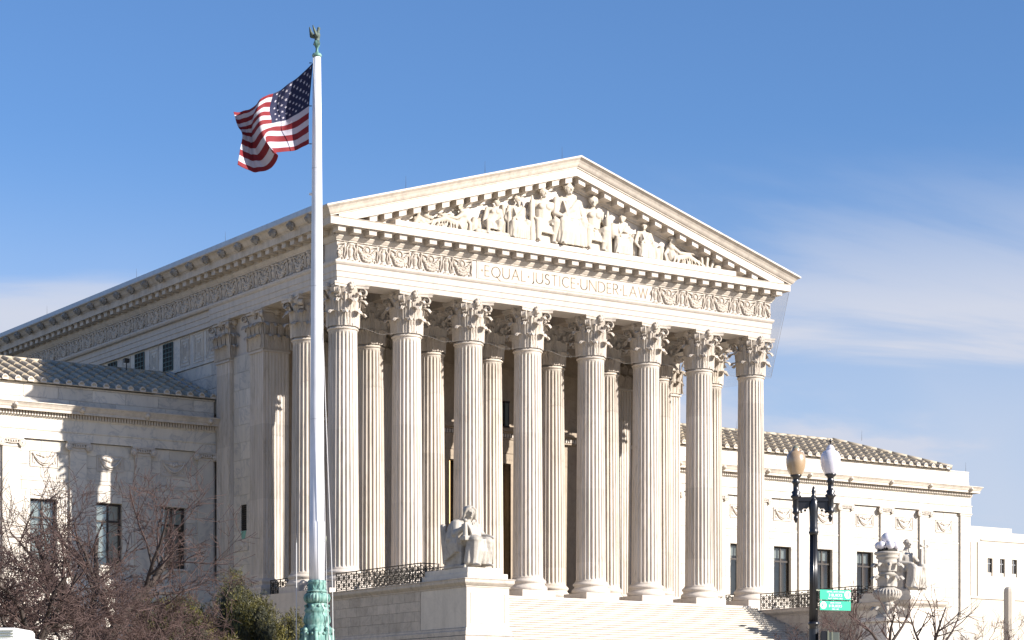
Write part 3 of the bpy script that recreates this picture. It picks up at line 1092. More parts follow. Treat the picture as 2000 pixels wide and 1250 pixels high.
for sgn in (1, -1):
    rm = MB()
    for (xa, xb, ya, yb, za, zb) in ((-0.21, 0.21, -1.42, -0.885, -1.25, -1.02), (-0.25, 0.25, -1.46, -0.88, -1.02, -0.945)):
        vs = []
        for z in (za, zb):
            for (x, y) in ((xa, ya), (xb, ya), (xb, yb), (xa, yb)):
                vs.append((x, y, z + sgn * SLOPE * x))
        rm.add(vs, [(0, 3, 2, 1), (4, 5, 6, 7), (0, 1, 5, 4), (1, 2, 6, 5), (2, 3, 7, 6), (3, 0, 4, 7)])
    mm = rm.mesh('modillion', [M['marble']])
    for k in range(15):
        x = MID - sgn * (0.42 + 0.84 * k)
        if roof_z(x) - 1.25 < 18.0:
            break
        link('modillion', mm, court, (x, 0, roof_z(x)))

# tympanum and its ledge
ty = MB()
ty.add([(-0.6, -0.70, 17.9), (LEN + 0.6, -0.70, 17.9), (MID, -0.70, roof_z(MID) - 0.8)], [(0, 1, 2)])
ty.box(2.2, LEN - 2.2, -1.38, -0.71, 18.02, 18.30, bev=0.015)
ty.build('tympanum', M['marble'], court)

# roof
ro = MB()
for (o, za) in ((1.9, 0.021),):
    ro.add([(-o, -1.5, roof_z(-o) + za), (MID, -1.5, ZAPEX + za), (MID, END_Y, ZAPEX + za), (-o, END_Y, roof_z(-o) + za)], [(0, 1, 2, 3)])
    ro.add([(LEN + o, -1.5, roof_z(-o) + za), (MID, -1.5, ZAPEX + za), (MID, END_Y, ZAPEX + za), (LEN + o, END_Y, roof_z(-o) + za)], [(3, 2, 1, 0)])
    ro.add([(-o, END_Y, 0), (LEN + o, END_Y, 0), (LEN + o, END_Y, roof_z(-o)), (MID, END_Y, ZAPEX), (-o, END_Y, roof_z(-o))], [(0, 1, 2, 3, 4)])
ro.build('roof', M['roofdark'], court)
fl = MB()
fl.box(-1.99, -1.90, -1.2, END_Y, 18.36, 18.60)
fl.build('roof_flashing', M['lead'], court)
vent = MB()
vent.add([(1.6, 5.0, roof_z(1.6)), (2.6, 5.0, roof_z(2.6)), (2.6, 5.0, roof_z(1.6) + 0.5), (1.6, 5.6, roof_z(1.6)), (2.6, 5.6, roof_z(2.6)), (2.6, 5.6, roof_z(1.6) + 0.5)], [(0, 1, 2), (3, 5, 4), (0, 2, 5, 3), (1, 4, 5, 2)])
vent.build('roof_hatch', M['roofdark'], court)

# lion masks along the side gutter
lm = MB()
lm.sphere((0, 0, 0), 0.20, 7, sx=0.85, sz=1.1)
for k in range(9):
    a = k * 2 * pi / 9
    lm.sphere((0.05, 0.19 * cos(a), 0.20 * sin(a)), 0.085, 5)
lm.sphere((-0.17, 0, -0.05), 0.09, 6)
lm.sphere((-0.14, 0, -0.14), 0.06, 5)
for s_ in (1, -1):
    lm.sphere((-0.02, s_ * 0.15, 0.17), 0.05, 5)
lmm = lm.mesh('lion_mask', [M['lioncast']])
for k in range(24):
    link('lion_mask', lmm, court, (-1.86, 0.08 + 1.89 * k, 18.12))

# lightning rods
lr = MB(); lr.tube([(0, 0, 0), (0, 0, 0.7)], [0.012, 0.004], 5)
lrm = lr.mesh('lightning_rod', [M['iron']])
for (x, y) in ((-1.9, 33), (-1.9, 20), (-1.9, 9), (2.9, -1.2), (7.6, -1.2), (12.4, -1.2)):
    link('lightning_rod', lrm, court, (x, y, roof_z(x) + 0.02))

# frieze reliefs: urn + wreathed disc + swags ------------------------------------
def relief_mesh(mat):
    mb = MB(); rnd = random.Random(5)
    H = 0.90
    # urn at the unit's left end, centred on x=0
    for (z0, z1, r0, r1) in ((0.02, 0.08, 0.19, 0.17), (0.08, 0.2, 0.10, 0.08), (0.2, 0.5, 0.11, 0.17), (0.5, 0.62, 0.17, 0.12), (0.62, 0.78, 0.11, 0.16), (0.78, 0.86, 0.2, 0.2)):
        mb.lathe([(r0, z0), (r1, z1)], 10, (0, 0.04, 0), a0=pi, a1=2 * pi, smooth=True)
    for s in (-1, 1):
        mb.tube([(s * 0.12, -0.06, 0.75), (s * 0.25, -0.07, 0.6), (s * 0.20, -0.06, 0.35), (s * 0.28, -0.05, 0.12)], [0.04, 0.05, 0.04, 0.03], 5)
    cx = 0.925
    # wreath disc
    for k in range(16):
        a = 2 * pi * k / 16
        mb.sphere((cx + 0.20 * cos(a), -0.03, 0.63 + 0.20 * sin(a)), 0.045, 4)
    mb.sphere((cx, -0.01, 0.63), 0.135, 6, sy=0.5)
    # hanging garland in three layers
    for lay, (d, R) in enumerate(((0.60, 0.10), (0.74, 0.08), (0.46, 0.06))):
        for k in range(17):
            t = k / 16
            x = cx - 0.56 + 1.12 * t
            z = 0.82 - d * sin(pi * t) ** 0.8
            mb.sphere((x + rnd.uniform(-.02, .02), -0.03 - 0.03 * sin(pi * t), z + rnd.uniform(-.02, .02)), R * (0.6 + 0.5 * sin(pi * t)) * rnd.uniform(.8, 1.15), 4)
    for s in (-1, 1):
        mb.tube([(cx + s * 0.16, -0.03, 0.70), (cx + s * 0.34, -0.06, 0.80), (cx + s * 0.55, -0.05, 0.84)], [0.03, 0.045, 0.05], 5)
        mb.tube([(cx + s * 0.56, -0.05, 0.82), (cx + s * 0.60, -0.05, 0.5), (cx + s * 0.55, -0.04, 0.25), (cx + s * 0.62, -0.04, 0.08)], [0.05, 0.045, 0.04, 0.02], 5)
        mb.sphere((cx + s * 0.56, -0.05, 0.83), 0.07, 5)
        for k in range(9):
            mb.sphere((cx + s * rnd.uniform(0.12, 0.6), -0.02, rnd.uniform(0.06, 0.4)), rnd.uniform(.03, .06), 4)
    return mb.mesh('frieze_relief', [mat])

rmf = relief_mesh(M['carved'])
def relief_at(x, y, rot=0):
    link('frieze_relief', rmf, court, (x, y, 16.08), rot=(0, 0, rot))
for k in range(4):
    relief_at(-0.02 + 1.85 * k, -0.775)
half = [v for v in rmf.vertices]
def half_unit(x0, xa, xb):
    me = rmf.copy()
    import bmesh
    bm_ = bmesh.new(); bm_.from_mesh(me)
    bmesh.ops.delete(bm_, geom=[f for f in bm_.faces if not (xa <= f.calc_center_median().x <= xb)], context='FACES')
    bm_.to_mesh(me); bm_.free()
    link('frieze_relief', me, court, (x0, -0.775, 16.08))
half_unit(-0.02 - 1.85, 1.12, 1.66)
half_unit(18.81 + 1.835 * 4, -0.3, 0.72)
for k in range(4):
    relief_at(18.76 + 1.835 * k + 0.05, -0.775)
for k in range(21):
    # side frieze, unit running backwards from the corner
    link('frieze_relief', rmf, court, (-0.775, 1.0 + 1.87 * (k + 1) - 0.85, 16.08), rot=(0, 0, -pi / 2))
# inscription tablet ----------------------------------------------------------------
tb = MB()
tb.box(7.45, 18.73, -0.80, -0.765, 16.10, 16.985, bev=0.008)
tb.box(7.38, 7.44, -0.80, -0.765, 16.07, 16.995); tb.box(18.74, 18.80, -0.80, -0.765, 16.07, 16.995)
tb.build('inscription_tablet', M['marble'], court)


def stroke_text(text, x0, x1, z0, z1, y, w, mat, parent, name, dots=True):
    """incised Roman capitals drawn as thin strokes; letters are (width, [polylines]) in a unit box"""
    def arc(cx, cy, rx, ry, a0, a1, n=12):
        return [(cx + rx * cos(radians(a0 + (a1 - a0) * i / n)), cy + ry * sin(radians(a0 + (a1 - a0) * i / n))) for i in range(n + 1)]
    G = {
        'E': (0.50, [[(0, 0), (0, 1)], [(0, 1), (.48, 1)], [(0, .52), (.42, .52)], [(0, 0), (.5, 0)]]),
        'Q': (0.98, [arc(.48, .5, .48, .5, 0, 360, 22), [(.55, .1), (.85, -.22), (1.0, -.26)]]),
        'U': (0.78, [[(0, 1), (0, .34)] + arc(.38, .34, .38, .34, 180, 360, 10) + [(.76, 1)]]),
        'A': (0.84, [[(0, 0), (.42, 1), (.84, 0)], [(.15, .36), (.69, .36)]]),
        'L': (0.50, [[(0, 1), (0, 0), (.48, 0)]]),
        'J': (0.30, [[(.28, 1), (.28, .1)] + arc(.08, .1, .2, .2, 0, -90, 5)]),
        'S': (0.50, [arc(.25, .76, .23, .24, 30, 270, 10) + arc(.25, .27, .25, .26, 90, -150, 10)]),
        'T': (0.66, [[(0, 1), (.66, 1)], [(.33, 1), (.33, 0)]]),
        'I': (0.06, [[(.03, 0), (.03, 1)]]),
        'C': (0.78, [arc(.46, .5, .46, .5, 48, 312, 16)]),
        'N': (0.80, [[(0, 0), (0, 1), (.8, 0), (.8, 1)]]),
        'D': (0.80, [[(0, 0), (0, 1)], [(0, 1), (.3, 1)] + arc(.3, .5, .5, .5, 90, -90, 12) + [(0, 0)]]),
        'R': (0.58, [[(0, 0), (0, 1)], [(0, 1), (.26, 1)] + arc(.26, .75, .25, .25, 90, -90, 8) + [(0, .5)], [(.24, .5), (.58, 0)]]),
        'W': (1.12, [[(0, 1), (.3, 0), (.56, .95), (.82, 0), (1.12, 1)]]),
        '.': (0.10, [[(.04, .46), (.06, .54)]]),
    }
    gapw = 0.27
    tot = sum(G[c][0] for c in text) + gapw * (len(text) - 1)
    H = z1 - z0
    sx = (x1 - x0) / tot
    x = x0
    for c in text:
        wd, polys = G[c]
        mb = MB()
        for pl in polys:
            for (a, b_) in zip(pl, pl[1:]):
                A = Vector((a[0] * sx, 0, a[1] * H)); B = Vector((b_[0] * sx, 0, b_[1] * H))
                d = (B - A)
                if d.length < 1e-6:
                    continue
                d.normalize(); n = Vector((-d.z, 0, d.x))
                ww = w * (1.0 if abs(d.z) > abs(d.x) * 0.8 else 0.75)
                if c == '.':
                    ww = w * 1.6
                A -= d * ww * 0.3; B += d * ww * 0.3
                # flat paired faces just proud of the stone; dark colour paints the groove's shadow
                mb.add([A + n * ww / 2, B + n * ww / 2, B, A, B - n * ww / 2, A - n * ww / 2], [(0, 1, 2, 3), (3, 2, 4, 5)], 0)
        mb.build(name if c != '.' else 'letter_dot', mat, parent, (x, y, z0))
        x += (wd + gapw) * sx
    return


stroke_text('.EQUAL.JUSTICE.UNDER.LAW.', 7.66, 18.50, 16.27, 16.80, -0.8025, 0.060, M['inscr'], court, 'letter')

# portico back wall dressing -----------------------------------------------------------
dr = MB()
dr.box(DX0 - 0.55, DX0, wy0 - 0.12, wy0 + 0.1, 0, DZ + 0.55); dr.box(DX1, DX1 + 0.55, wy0 - 0.12, wy0 + 0.1, 0, DZ + 0.55)
dr.box(DX0, DX1, wy0 - 0.12, wy0 + 0.1, DZ, DZ + 0.55)
dr.box(DX0 - 0.5, DX1 + 0.5, wy0 - 0.16, wy0 - 0.001, DZ + 0.56, DZ + 1.35)
dr.box(2.0, LEN - 2.0, wy0 - 0.22, wy0 - 0.002, 9.40, 9.48)
dr.box(2.0, LEN - 2.0, wy0 - 0.30, wy0 - 0.002, 9.72, 9.80)
dr.box(2.0, LEN - 2.0, wy0 - 0.48, wy0 - 0.002, 9.81, 10.06)
dr.box(2.0, LEN - 2.0, wy0 - 0.10, wy0 - 0.002, 13.3, 13.45)
for x in (9.0, 13.09, 17.2):
    rect = (x - 1.5, x + 1.5)
    dr.box(rect[0], rect[1], wy0 - 0.08, wy0 - 0.001, 10.35, 10.50); dr.box(rect[0], rect[1], wy0 - 0.08, wy0 - 0.001, 12.35, 12.5)
    dr.box(rect[0], rect[0] + 0.15, wy0 - 0.08, wy0 - 0.001, 10.5, 12.35); dr.box(rect[1] - 0.15, rect[1], wy0 - 0.08, wy0 - 0.001, 10.5, 12.35)
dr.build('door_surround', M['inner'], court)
dn = MB()
x = 2.0
while x < LEN - 2.0:
    dn.box(x, x + 0.09, wy0 - 0.26, wy0 - 0.003, 9.5, 9.70); x += 0.16
dn.build('dentil_row', M['marble'], court, kind='stuff')
d = MB()
d.box(DX0, DX1, wy1 + 0.55, wy1 + 0.6, 0, DZ, 0)
d.box(DX0, DX0 + 0.35, wy1 + 0.2, wy1 + 0.54, 0, DZ, 0); d.box(DX1 - 0.35, DX1, wy1 + 0.2, wy1 + 0.54, 0, DZ, 0)
d.box(DX0 + 0.02, DX0 + 0.14, wy0 + 0.02, wy1 + 0.1, 0, DZ - 0.02, 1)
for xx in (14.05, 14.62, 12.2):
    d.box(xx, xx + 0.09, wy0 + 0.25, wy0 + 0.33, 0, 7.7, 1)
    for z in (5.2, 5.35, 5.9, 6.0):
        d.sphere((xx + 0.045, wy0 + 0.27, z), 0.10, 6, 1)
d.tube([(13.9, wy0 + 0.3, 6.9), (14.75, wy0 + 0.3, 6.2)], 0.05, 6, 1)
for k in range(5):
    for q in range(2):
        d.box(DX0 + 0.6 + q * 1.55, DX0 + 1.9 + q * 1.55, wy1 + 0.50, wy1 + 0.549, 0.4 + k * 1.5, 1.6 + k * 1.5, 0)
d.build('bronze_door', [M['door'], M['gold']], court)
lt = MB()
lt.box(14.42, 14.70, wy0 - 0.55, wy0 - 0.25, 10.1, 11.35, 0)
for (a, b_) in ((14.40, 14.44), (14.68, 14.72)):
    lt.box(a, b_, wy0 - 0.57, wy0 - 0.53, 10.05, 11.45, 1); lt.box(a, b_, wy0 - 0.27, wy0 - 0.23, 10.05, 11.45, 1)
lt.box(14.38, 14.74, wy0 - 0.6, wy0 - 0.2, 11.36, 11.46, 1); lt.box(14.38, 14.74, wy0 - 0.6, wy0 - 0.2, 10.0, 10.09, 1)
tag(lt.build('portico_lantern', [M['boxgrey'], M['frame']]), 'dark box lantern fixed high on the shaded wall behind the columns', 'lantern')


# ------------------------------------------------------------------ wings
WY = 12.70       # pilaster face
WW = 12.84       # wall face
RIDGE_Y, RIDGE_Z, EAVE_Y, EAVE_Z = 18.4, 13.05, 12.72, 10.98


def ionic_mesh():
    mb = MB()
    # capital for a 0.92 m pilaster, centred, top at z=0
    mb.box(-0.56, 0.56, -0.10, 0.14, -0.07, 0.0)
    mb.box(-0.50, 0.50, -0.06, 0.14, -0.12, -0.07)
    for s in (-1, 1):
        c = Vector((s * 0.50, -0.08, -0.24))
        for rr in (0.165, 0.115, 0.065):
            pts = [c + Vector((rr * cos(a * pi / 8), -0.02, rr * sin(a * pi / 8))) for a in range(17)]
            mb.tube(pts, 0.024, 5)
        mb.sphere(c, 0.15, 8, sy=0.35)
        mb.sphere(c + Vector((0, -0.04, 0)), 0.04, 5)
    mb.tube([(-0.5, -0.08, -0.09), (0, -0.08, -0.13), (0.5, -0.08, -0.09)], 0.03, 5)
    mb.tube([(-0.36, -0.08, -0.24), (0, -0.08, -0.27), (0.36, -0.08, -0.24)], 0.028, 5)
    for k in range(5):
        mb.sphere((-0.24 + 0.12 * k, -0.07, -0.19), 0.05, 5, sz=1.2)
    mb.box(-0.46, 0.46, -0.03, 0.14, -0.42, -0.30)
    return mb.mesh('capital', [M['marble']])


def relief_tablet_mesh():
    mb = MB()
    W, H = 1.52, 0.84
    # sunk panel: rim stands just proud of the wall, field lies behind the rim
    mb.box(-W / 2, W / 2, -0.012, 0.0, -H / 2, H / 2)
    rim = 0.03
    for (a, b_, c, d_) in ((-W / 2, W / 2, -H / 2, -H / 2 + rim), (-W / 2, W / 2, H / 2 - rim, H / 2), (-W / 2, -W / 2 + rim, -H / 2 + rim, H / 2 - rim), (W / 2 - rim, W / 2, -H / 2 + rim, H / 2 - rim)):
        mb.box(a, b_, -0.05, -0.0121, c, d_)
    for (d0, r) in ((0.50, 0.065), (0.62, 0.035)):
        mb.tube([(-0.62 + 1.24 * t / 14, -0.05, 0.30 - d0 * sin(pi * t / 14) ** 0.75) for t in range(15)], r, 6)
    for k in range(3):
        mb.sphere(((k - 1) * 0.16, -0.04, 0.16 + (0.05 if k != 1 else 0)), 0.12, 6, sy=0.5)
    for s in (-1, 1):
        mb.tube([(s * 0.16, -0.04, 0.18), (s * 0.34, -0.05, 0.20), (s * 0.58, -0.04, 0.26)], [0.03, 0.045, 0.03], 5)
        mb.sphere((s * 0.50, -0.03, -0.20), 0.07, 6, sy=0.4)
        mb.tube([(s * 0.62, -0.03, 0.2), (s * 0.60, -0.03, -0.05), (s * 0.63, -0.03, -0.24)], [0.03, 0.03, 0.015], 5)
    return mb.mesh('relief_tablet', [M['marble']])


ION = ionic_mesh(); RTAB = relief_tablet_mesh()
lh = MB()
lh.sphere((0, 0, 0), 0.13, 6, sz=1.1)
for k in range(7):
    a = k * 2 * pi / 7
    lh.sphere((0.12 * cos(a), 0.05, 0.13 * sin(a)), 0.06, 4)
lh.sphere((0, -0.11, -0.03), 0.06, 5)
LION2 = lh.mesh('lion_mask', [M['carved']])

wf = MB()
W0, W1, WZ0, WZ1 = -0.725, 0.725, 0.0, 3.27
wf.box(W0, W0 + 0.09, 0, 0.10, WZ0, WZ1); wf.box(W1 - 0.09, W1, 0, 0.10, WZ0, WZ1)
wf.box(W0 + 0.09, W1 - 0.09, 0, 0.10, WZ1 - 0.10, WZ1); wf.box(W0 + 0.09, W1 - 0.09, 0, 0.10, 0, 0.09)
wf.box(-0.05, 0.05, 0.005, 0.09, 0.09, WZ1 - 0.10)
wf.box(W0 + 0.09, -0.05, 0.01, 0.085, 2.28, 2.38); wf.box(0.05, W1 - 0.09, 0.01, 0.085, 2.28, 2.38)
WFRAME = wf.mesh('window_frame', [M['frame']])
wr = MB()   # dark room behind
wr.add([(W0, 0.9, 0), (W1, 0.9, 0), (W1, 0.9, WZ1), (W0, 0.9, WZ1)], [(0, 1, 2, 3)])
wr.add([(W0, 0.10, 0), (W0, 0.9, 0), (W0, 0.9, WZ1), (W0, 0.10, WZ1)], [(0, 1, 2, 3)])
wr.add([(W1, 0.10, 0), (W1, 0.9, 0), (W1, 0.9, WZ1), (W1, 0.10, WZ1)], [(3, 2, 1, 0)])
WROOM = wr.mesh('window_recess', [M['darkroom']])
PANES = []
for (a, b_, c, d_) in ((W0 + 0.09, -0.05, 0.09, 2.28), (0.05, W1 - 0.09, 0.09, 2.28), (W0 + 0.09, -0.05, 2.38, WZ1 - 0.10), (0.05, W1 - 0.09, 2.38, WZ1 - 0.10)):
    q = MB(); q.add([(a, 0.047, c), (b_, 0.047, c), (b_, 0.047, d_), (a, 0.047, d_)], [(0, 1, 2, 3)]); PANES.append(q.mesh('pane', [M['glass']]))


def blind_mesh(z0, z1, x0=-0.62, x1=0.62):
    mb = MB(); z = z1
    while z > z0:
        mb.add([(x0, 0.14, z), (x1, 0.14, z), (x1, 0.17, z - 0.045), (x0, 0.17, z - 0.045)], [(0, 1, 2, 3)])
        z -= 0.05
    return mb.mesh('blind', [M['blind']])


def curtain_mesh(kind):
    mb = MB()
    n = 26
    vs = []; fs = []
    if kind == 'tied':          # drawn aside: wide at the top, gathered to one jamb low down
        prof = [(3.2, -0.02), (2.6, -0.12), (1.9, -0.28), (1.3, -0.42), (0.9, -0.48), (0.4, -0.42), (0.05, -0.38)]
    else:
        prof = [(3.2, 0.60), (2.0, 0.58), (1.0, 0.60), (0.05, 0.62)]
    for z, xe in prof:
        for i in range(n + 1):
            t = i / n
            x0_ = -0.62 if kind == 'tied' else 0.16
            x = x0_ + (xe - x0_) * t
            vs.append((x, 0.30 + 0.03 * sin(t * 34), z))
    for j in range(len(prof) - 1):
        for i in range(n):
            fs.append((j * (n + 1) + i, j * (n + 1) + i + 1, (j + 1) * (n + 1) + i + 1, (j + 1) * (n + 1) + i))
    mb.add(vs, fs, 0, True)
    return mb.mesh('curtain', [M['curtain'] if kind == 'tied' else M['brown_curtain']])


BL_FULL, BL_TOP = blind_mesh(0.5, 3.15), blind_mesh(2.25, 3.15)
CU_T, CU_S = curtain_mesh('tied'), curtain_mesh('straight')


def window(parent, x, dress):
    w = link('window', WFRAME, parent, (x, WW + 0.22, 1.74))
    link('window_recess', WROOM, w)
    for p in PANES:
        link('pane', p, w)
    if dress == 'blind':
        link('blind', BL_FULL, w)
    elif dress == 'halfblind':
        link('blind', BL_TOP, w); link('curtain', CU_T, w, (0.62, 0, 0))
    elif dress == 'curtains':
        link('curtain', CU_T, w); link('curtain', CU_S, w)
        link('blind', BL_TOP, w, (0, 0.06, 0.35))
    return w


PILM = MB(); PILM.box(-0.46, 0.46, -0.14, 0.0, 1.40, 8.07)
PILM = PILM.mesh('pilaster', [M['wallstone']])
PB = MB(); PB.box(-0.52, 0.52, -0.20, 0.0, 1.18, 1.39, bev=0.02); PB.box(-0.56, 0.56, -0.24, 0.0, 1.0, 1.17, bev=0.02)
PBM = PB.mesh('base', [M['wallstone']])

# a roof tile: flat pan with its raised cover joint
TP, TL = 0.69, 1.02
def tile_mesh():
    mb = MB()
    L = TL + 0.06
    mb.add([(-TP / 2, 0, 0.03), (TP / 2, 0, 0.03), (TP / 2, L, 0.0), (-TP / 2, L, 0.0), (-TP / 2, 0, -0.03), (TP / 2, 0, -0.03)], [(0, 1, 2, 3), (4, 5, 1, 0)])
    vs = []
    for (y, dz, k) in ((-0.03, 0.05, 1.0), (L, 0.0, 0.8)):
        for (x, z) in ((-0.135, 0.0), (-0.11, 0.10), (-0.04, 0.165), (0.04, 0.165), (0.11, 0.10), (0.135, 0.0)):
            vs.append((TP / 2 + x * k, y, z * k + dz))
    mb.add(vs, [(i, i + 1, 6 + i + 1, 6 + i) for i in range(5)] + [(5, 4, 3, 2, 1, 0)])
    return mb.mesh('roof_tile', [M['tile']])
TILE = tile_mesh()
hh = MB(); hh.tube([(0, 0, 0.04), (0, 0.9, 0.04)], 0.15, 6, cap=True)
RIDGE_TILE = hh.mesh('ridge_tile', [M['tile']])
aq = MB(); aq.lathe([(0.13, 0), (0.17, 0.03)], 6, (0, 0, 0), a0=0, a1=pi, smooth=False)
aq2 = MB()
aq2.add([(-0.15, 0, -0.03), (0.15, 0, -0.03), (0.17, 0, 0.10), (0.10, 0, 0.20), (0, 0, 0.25), (-0.10, 0, 0.20), (-0.17, 0, 0.10),
         (-0.15, 0.10, -0.03), (0.15, 0.10, -0.03), (0.17, 0.10, 0.10), (0.10, 0.10, 0.20), (0, 0.10, 0.25), (-0.10, 0.10, 0.20), (-0.17, 0.10, 0.10)],
        [(0, 1, 2, 3, 4, 5, 6), (13, 12, 11, 10, 9, 8, 7)] + [(i, i + 7, (i + 1) % 7 + 7, (i + 1) % 7) for i in range(7)])
ANTEFIX = aq2.mesh('antefix', [M['marble']])


def wing(label, x0, x1, wins, pils, end, stones_from, stones_to, tiles_x, seed):
    """x0..x1 extent of the front, end = +1 if the free end is at x1, -1 if at x0"""
    w = thing('courthouse_wing', label, 'building')
    hipx = (x1 - 1.8) if end > 0 else (x0 + 1.8)
    # core
    c = MB()
    holes = sorted(wins)
    xs = [x0]
    for hx in holes:
        xs += [hx - 0.725, hx + 0.725]
    xs.append(x1)
    for i in range(0, len(xs), 2):
        c.box(xs[i], xs[i + 1], WW + 0.04, WW + 0.9, -9, 8.05)
    for hx in holes:
        c.box(hx - 0.725, hx + 0.725, WW + 0.04, WW + 0.9, 5.01, 8.05)
        c.box(hx - 0.725, hx + 0.725, WW + 0.04, WW + 0.9, -9, 1.74)
    c.box(x0 + 0.02, x1 - 0.02, WW + 0.91, 24.0, -9, 10.0)
    c.build('wall', M['wallstone'], w)
    holes4 = [(hx - 0.725, hx + 0.725, 1.74, 5.01) for hx in wins]
    course_wall(w, 'wall_stone', M['wallstone'], WW, stones_from, stones_to, 1.0, 8.05, 0.64, 1.8, 'x', depth=0.10, holes=holes4, seed=seed)
    b = MB()
    b.box(x0 - 0.12, x1 + 0.12, WY - 0.16, WW + 0.03, -9, 0.62)
    b.box(x0 - 0.08, x1 + 0.08, WY - 0.10, WW + 0.03, 0.63, 0.99)
    b.build('plinth', M['wallstone'], w)
    # belt line and sills
    bl = MB()
    px = sorted(pils)
    for a, b_ in zip([x0] + [p + 0.46 for p in px], [p - 0.46 for p in px] + [x1]):
        if b_ - a > 0.3:
            bl.box(a + 0.001, b_ - 0.001, WW - 0.035, WW - 0.0005, 5.94, 6.02)
    bl.build('belt_course', M['marble'], w)
    sl = MB(); sl.box(-0.85, 0.85, -0.08, 0.25, -0.12, 0.0, bev=0.01)
    slm = sl.mesh('sill', [M['marble']])
    order = {}
    for i, (hx, dress) in enumerate(wins.items()):
        wd = window(w, hx, dress)
        link('sill', slm, wd, (0, -0.22, 0))
    for p in pils:
        q = link('pilaster', PILM, w, (p, WW, 0))
        link('base', PBM, q)
        if abs(p - (x1 if end > 0 else x0)) > 0.8:
            link('capital', ION, q, (0, -0.14, 8.068), scale=(1.12, 1.25, 1.12))
        else:
            cb = MB(); cb.box(-0.55, 0.52, -0.19, 0.0, 7.88, 8.0, bev=0.01); cb.box(-0.60, 0.58, -0.24, 0.0, 8.005, 8.065, bev=0.01)
            cb.build('capital', M['marble'], q)
    for a, b_ in zip(px, px[1:]):
        if x0 < a and b_ < x1 + 0.1 and stones_from - 1 < a and b_ < stones_to + 1:
            link('relief_tablet', RTAB, w, ((a + b_) / 2, WW - 0.002, 7.08))
    # entablature with return at the free end
    xe = x1 if end > 0 else x0
    xo = x0 if end > 0 else x1
    s = end
    def path(o, z):
        pts = [(xo, WY - o, z), (xe + s * o, WY - o, z), (xe + s * o, 24.0 + o, z)]
        return pts if s > 0 else pts
    e = MB()
    e.sweep([(-0.14, 8.07), (0.02, 8.07), (0.02, 8.50), (0.06, 8.52), (0.075, 8.57), (0.075, 8.60), (0.0, 8.61), (0.0, 9.14), (0.03, 9.17), (0.06, 9.22), (0.06, 9.46), (0.18, 9.47)], path)
    e.build('entablature', M['wallstone'], w)
    e = MB()
    e.sweep([(0.06, 9.455), (0.40, 9.46), (0.40, 9.44), (0.43, 9.44), (0.43, 9.58), (0.46, 9.60), (0.50, 9.70), (0.57, 9.81), (0.60, 9.82), (0.60, 9.87), (-0.3, 9.95)], path)
    e.build('gutter_cornice', M['cornice'], w)
    dn = MB()
    xa, xb = max(x0, stones_from - 0.5), min(x1, stones_to + 0.5)
    x = xa
    while x < xb:
        dn.box(x, x + 0.085, WY - 0.20, WY - 0.0601, 9.24, 9.45); x += 0.155
    if True:
        dn.box(xa, xb, WY - 0.11, WY - 0.0602, 9.455, 9.47)
    dn.build('dentil_row', M['marble'], w, kind='stuff')
    for p in pils:
        link('lion_mask', LION2, w, (p + 0.03, WY - 0.54, 9.66))
    # parapet in long stones
    pb = MB(); pb.box(x0 + 0.02, x1 - 0.02, WY + 0.24, WY + 0.6, 9.96, 10.94)
    if end > 0:
        pb.box(x1 - 0.4, x1 - 0.02, WY + 0.6, 24, 9.96, 10.94)
    pb.build('parapet', M['wallstone'], w)
    course_wall(w, 'parapet_stone', M['wallstone'], WY + 0.16, stones_from, stones_to, 9.975, 10.22, 0.25, 2.9, 'x', depth=0.07, seed=seed + 1, gap=0.008)
    course_wall(w, 'parapet_stone', M['wallstone'], WY + 0.20, stones_from, stones_to, 10.23, 10.84, 0.61, 2.0, 'x', depth=0.035, seed=seed + 2, gap=0.012)
    cp = MB(); cp.box(x0, x1 if end > 0 else x1, WY + 0.17, WY + 0.62, 10.845, 10.94, bev=0.01)
    cp.build('coping', M['wallstone'], w)
    # roof slabs
    r = MB()
    e0, e1 = (x0 - 0.0, hipx) if end > 0 else (hipx, x1)
    dz = -0.05
    if end > 0:
        rx = hipx - (RIDGE_Y - EAVE_Y)
        r.add([(x0, EAVE_Y, EAVE_Z + dz), (hipx, EAVE_Y, EAVE_Z + dz), (rx, RIDGE_Y, RIDGE_Z + dz), (x0, RIDGE_Y, RIDGE_Z + dz), (hipx, 2 * RIDGE_Y - EAVE_Y, EAVE_Z + dz), (x0, 2 * RIDGE_Y - EAVE_Y, EAVE_Z + dz)],
              [(0, 1, 2, 3), (1, 4, 2), (3, 2, 4, 5)])
    else:
        rx = hipx + (RIDGE_Y - EAVE_Y)
        r.add([(x1, EAVE_Y, EAVE_Z + dz), (hipx, EAVE_Y, EAVE_Z + dz), (rx, RIDGE_Y, RIDGE_Z + dz), (x1, RIDGE_Y, RIDGE_Z + dz), (hipx, 2 * RIDGE_Y - EAVE_Y, EAVE_Z + dz), (x1, 2 * RIDGE_Y - EAVE_Y, EAVE_Z + dz)],
              [(3, 2, 1, 0), (2, 4, 1), (5, 4, 2, 3)])
    r.build('roof', M['tile'], w)
    pitch = math.atan2(RIDGE_Z - EAVE_Z, RIDGE_Y - EAVE_Y)
    rows = 6
    rl = sqrt((RIDGE_Z - EAVE_Z) ** 2 + (RIDGE_Y - EAVE_Y) ** 2)
    rs = rl / rows
    tx0, tx1 = tiles_x
    ncol = int((tx1 - tx0) / TP)
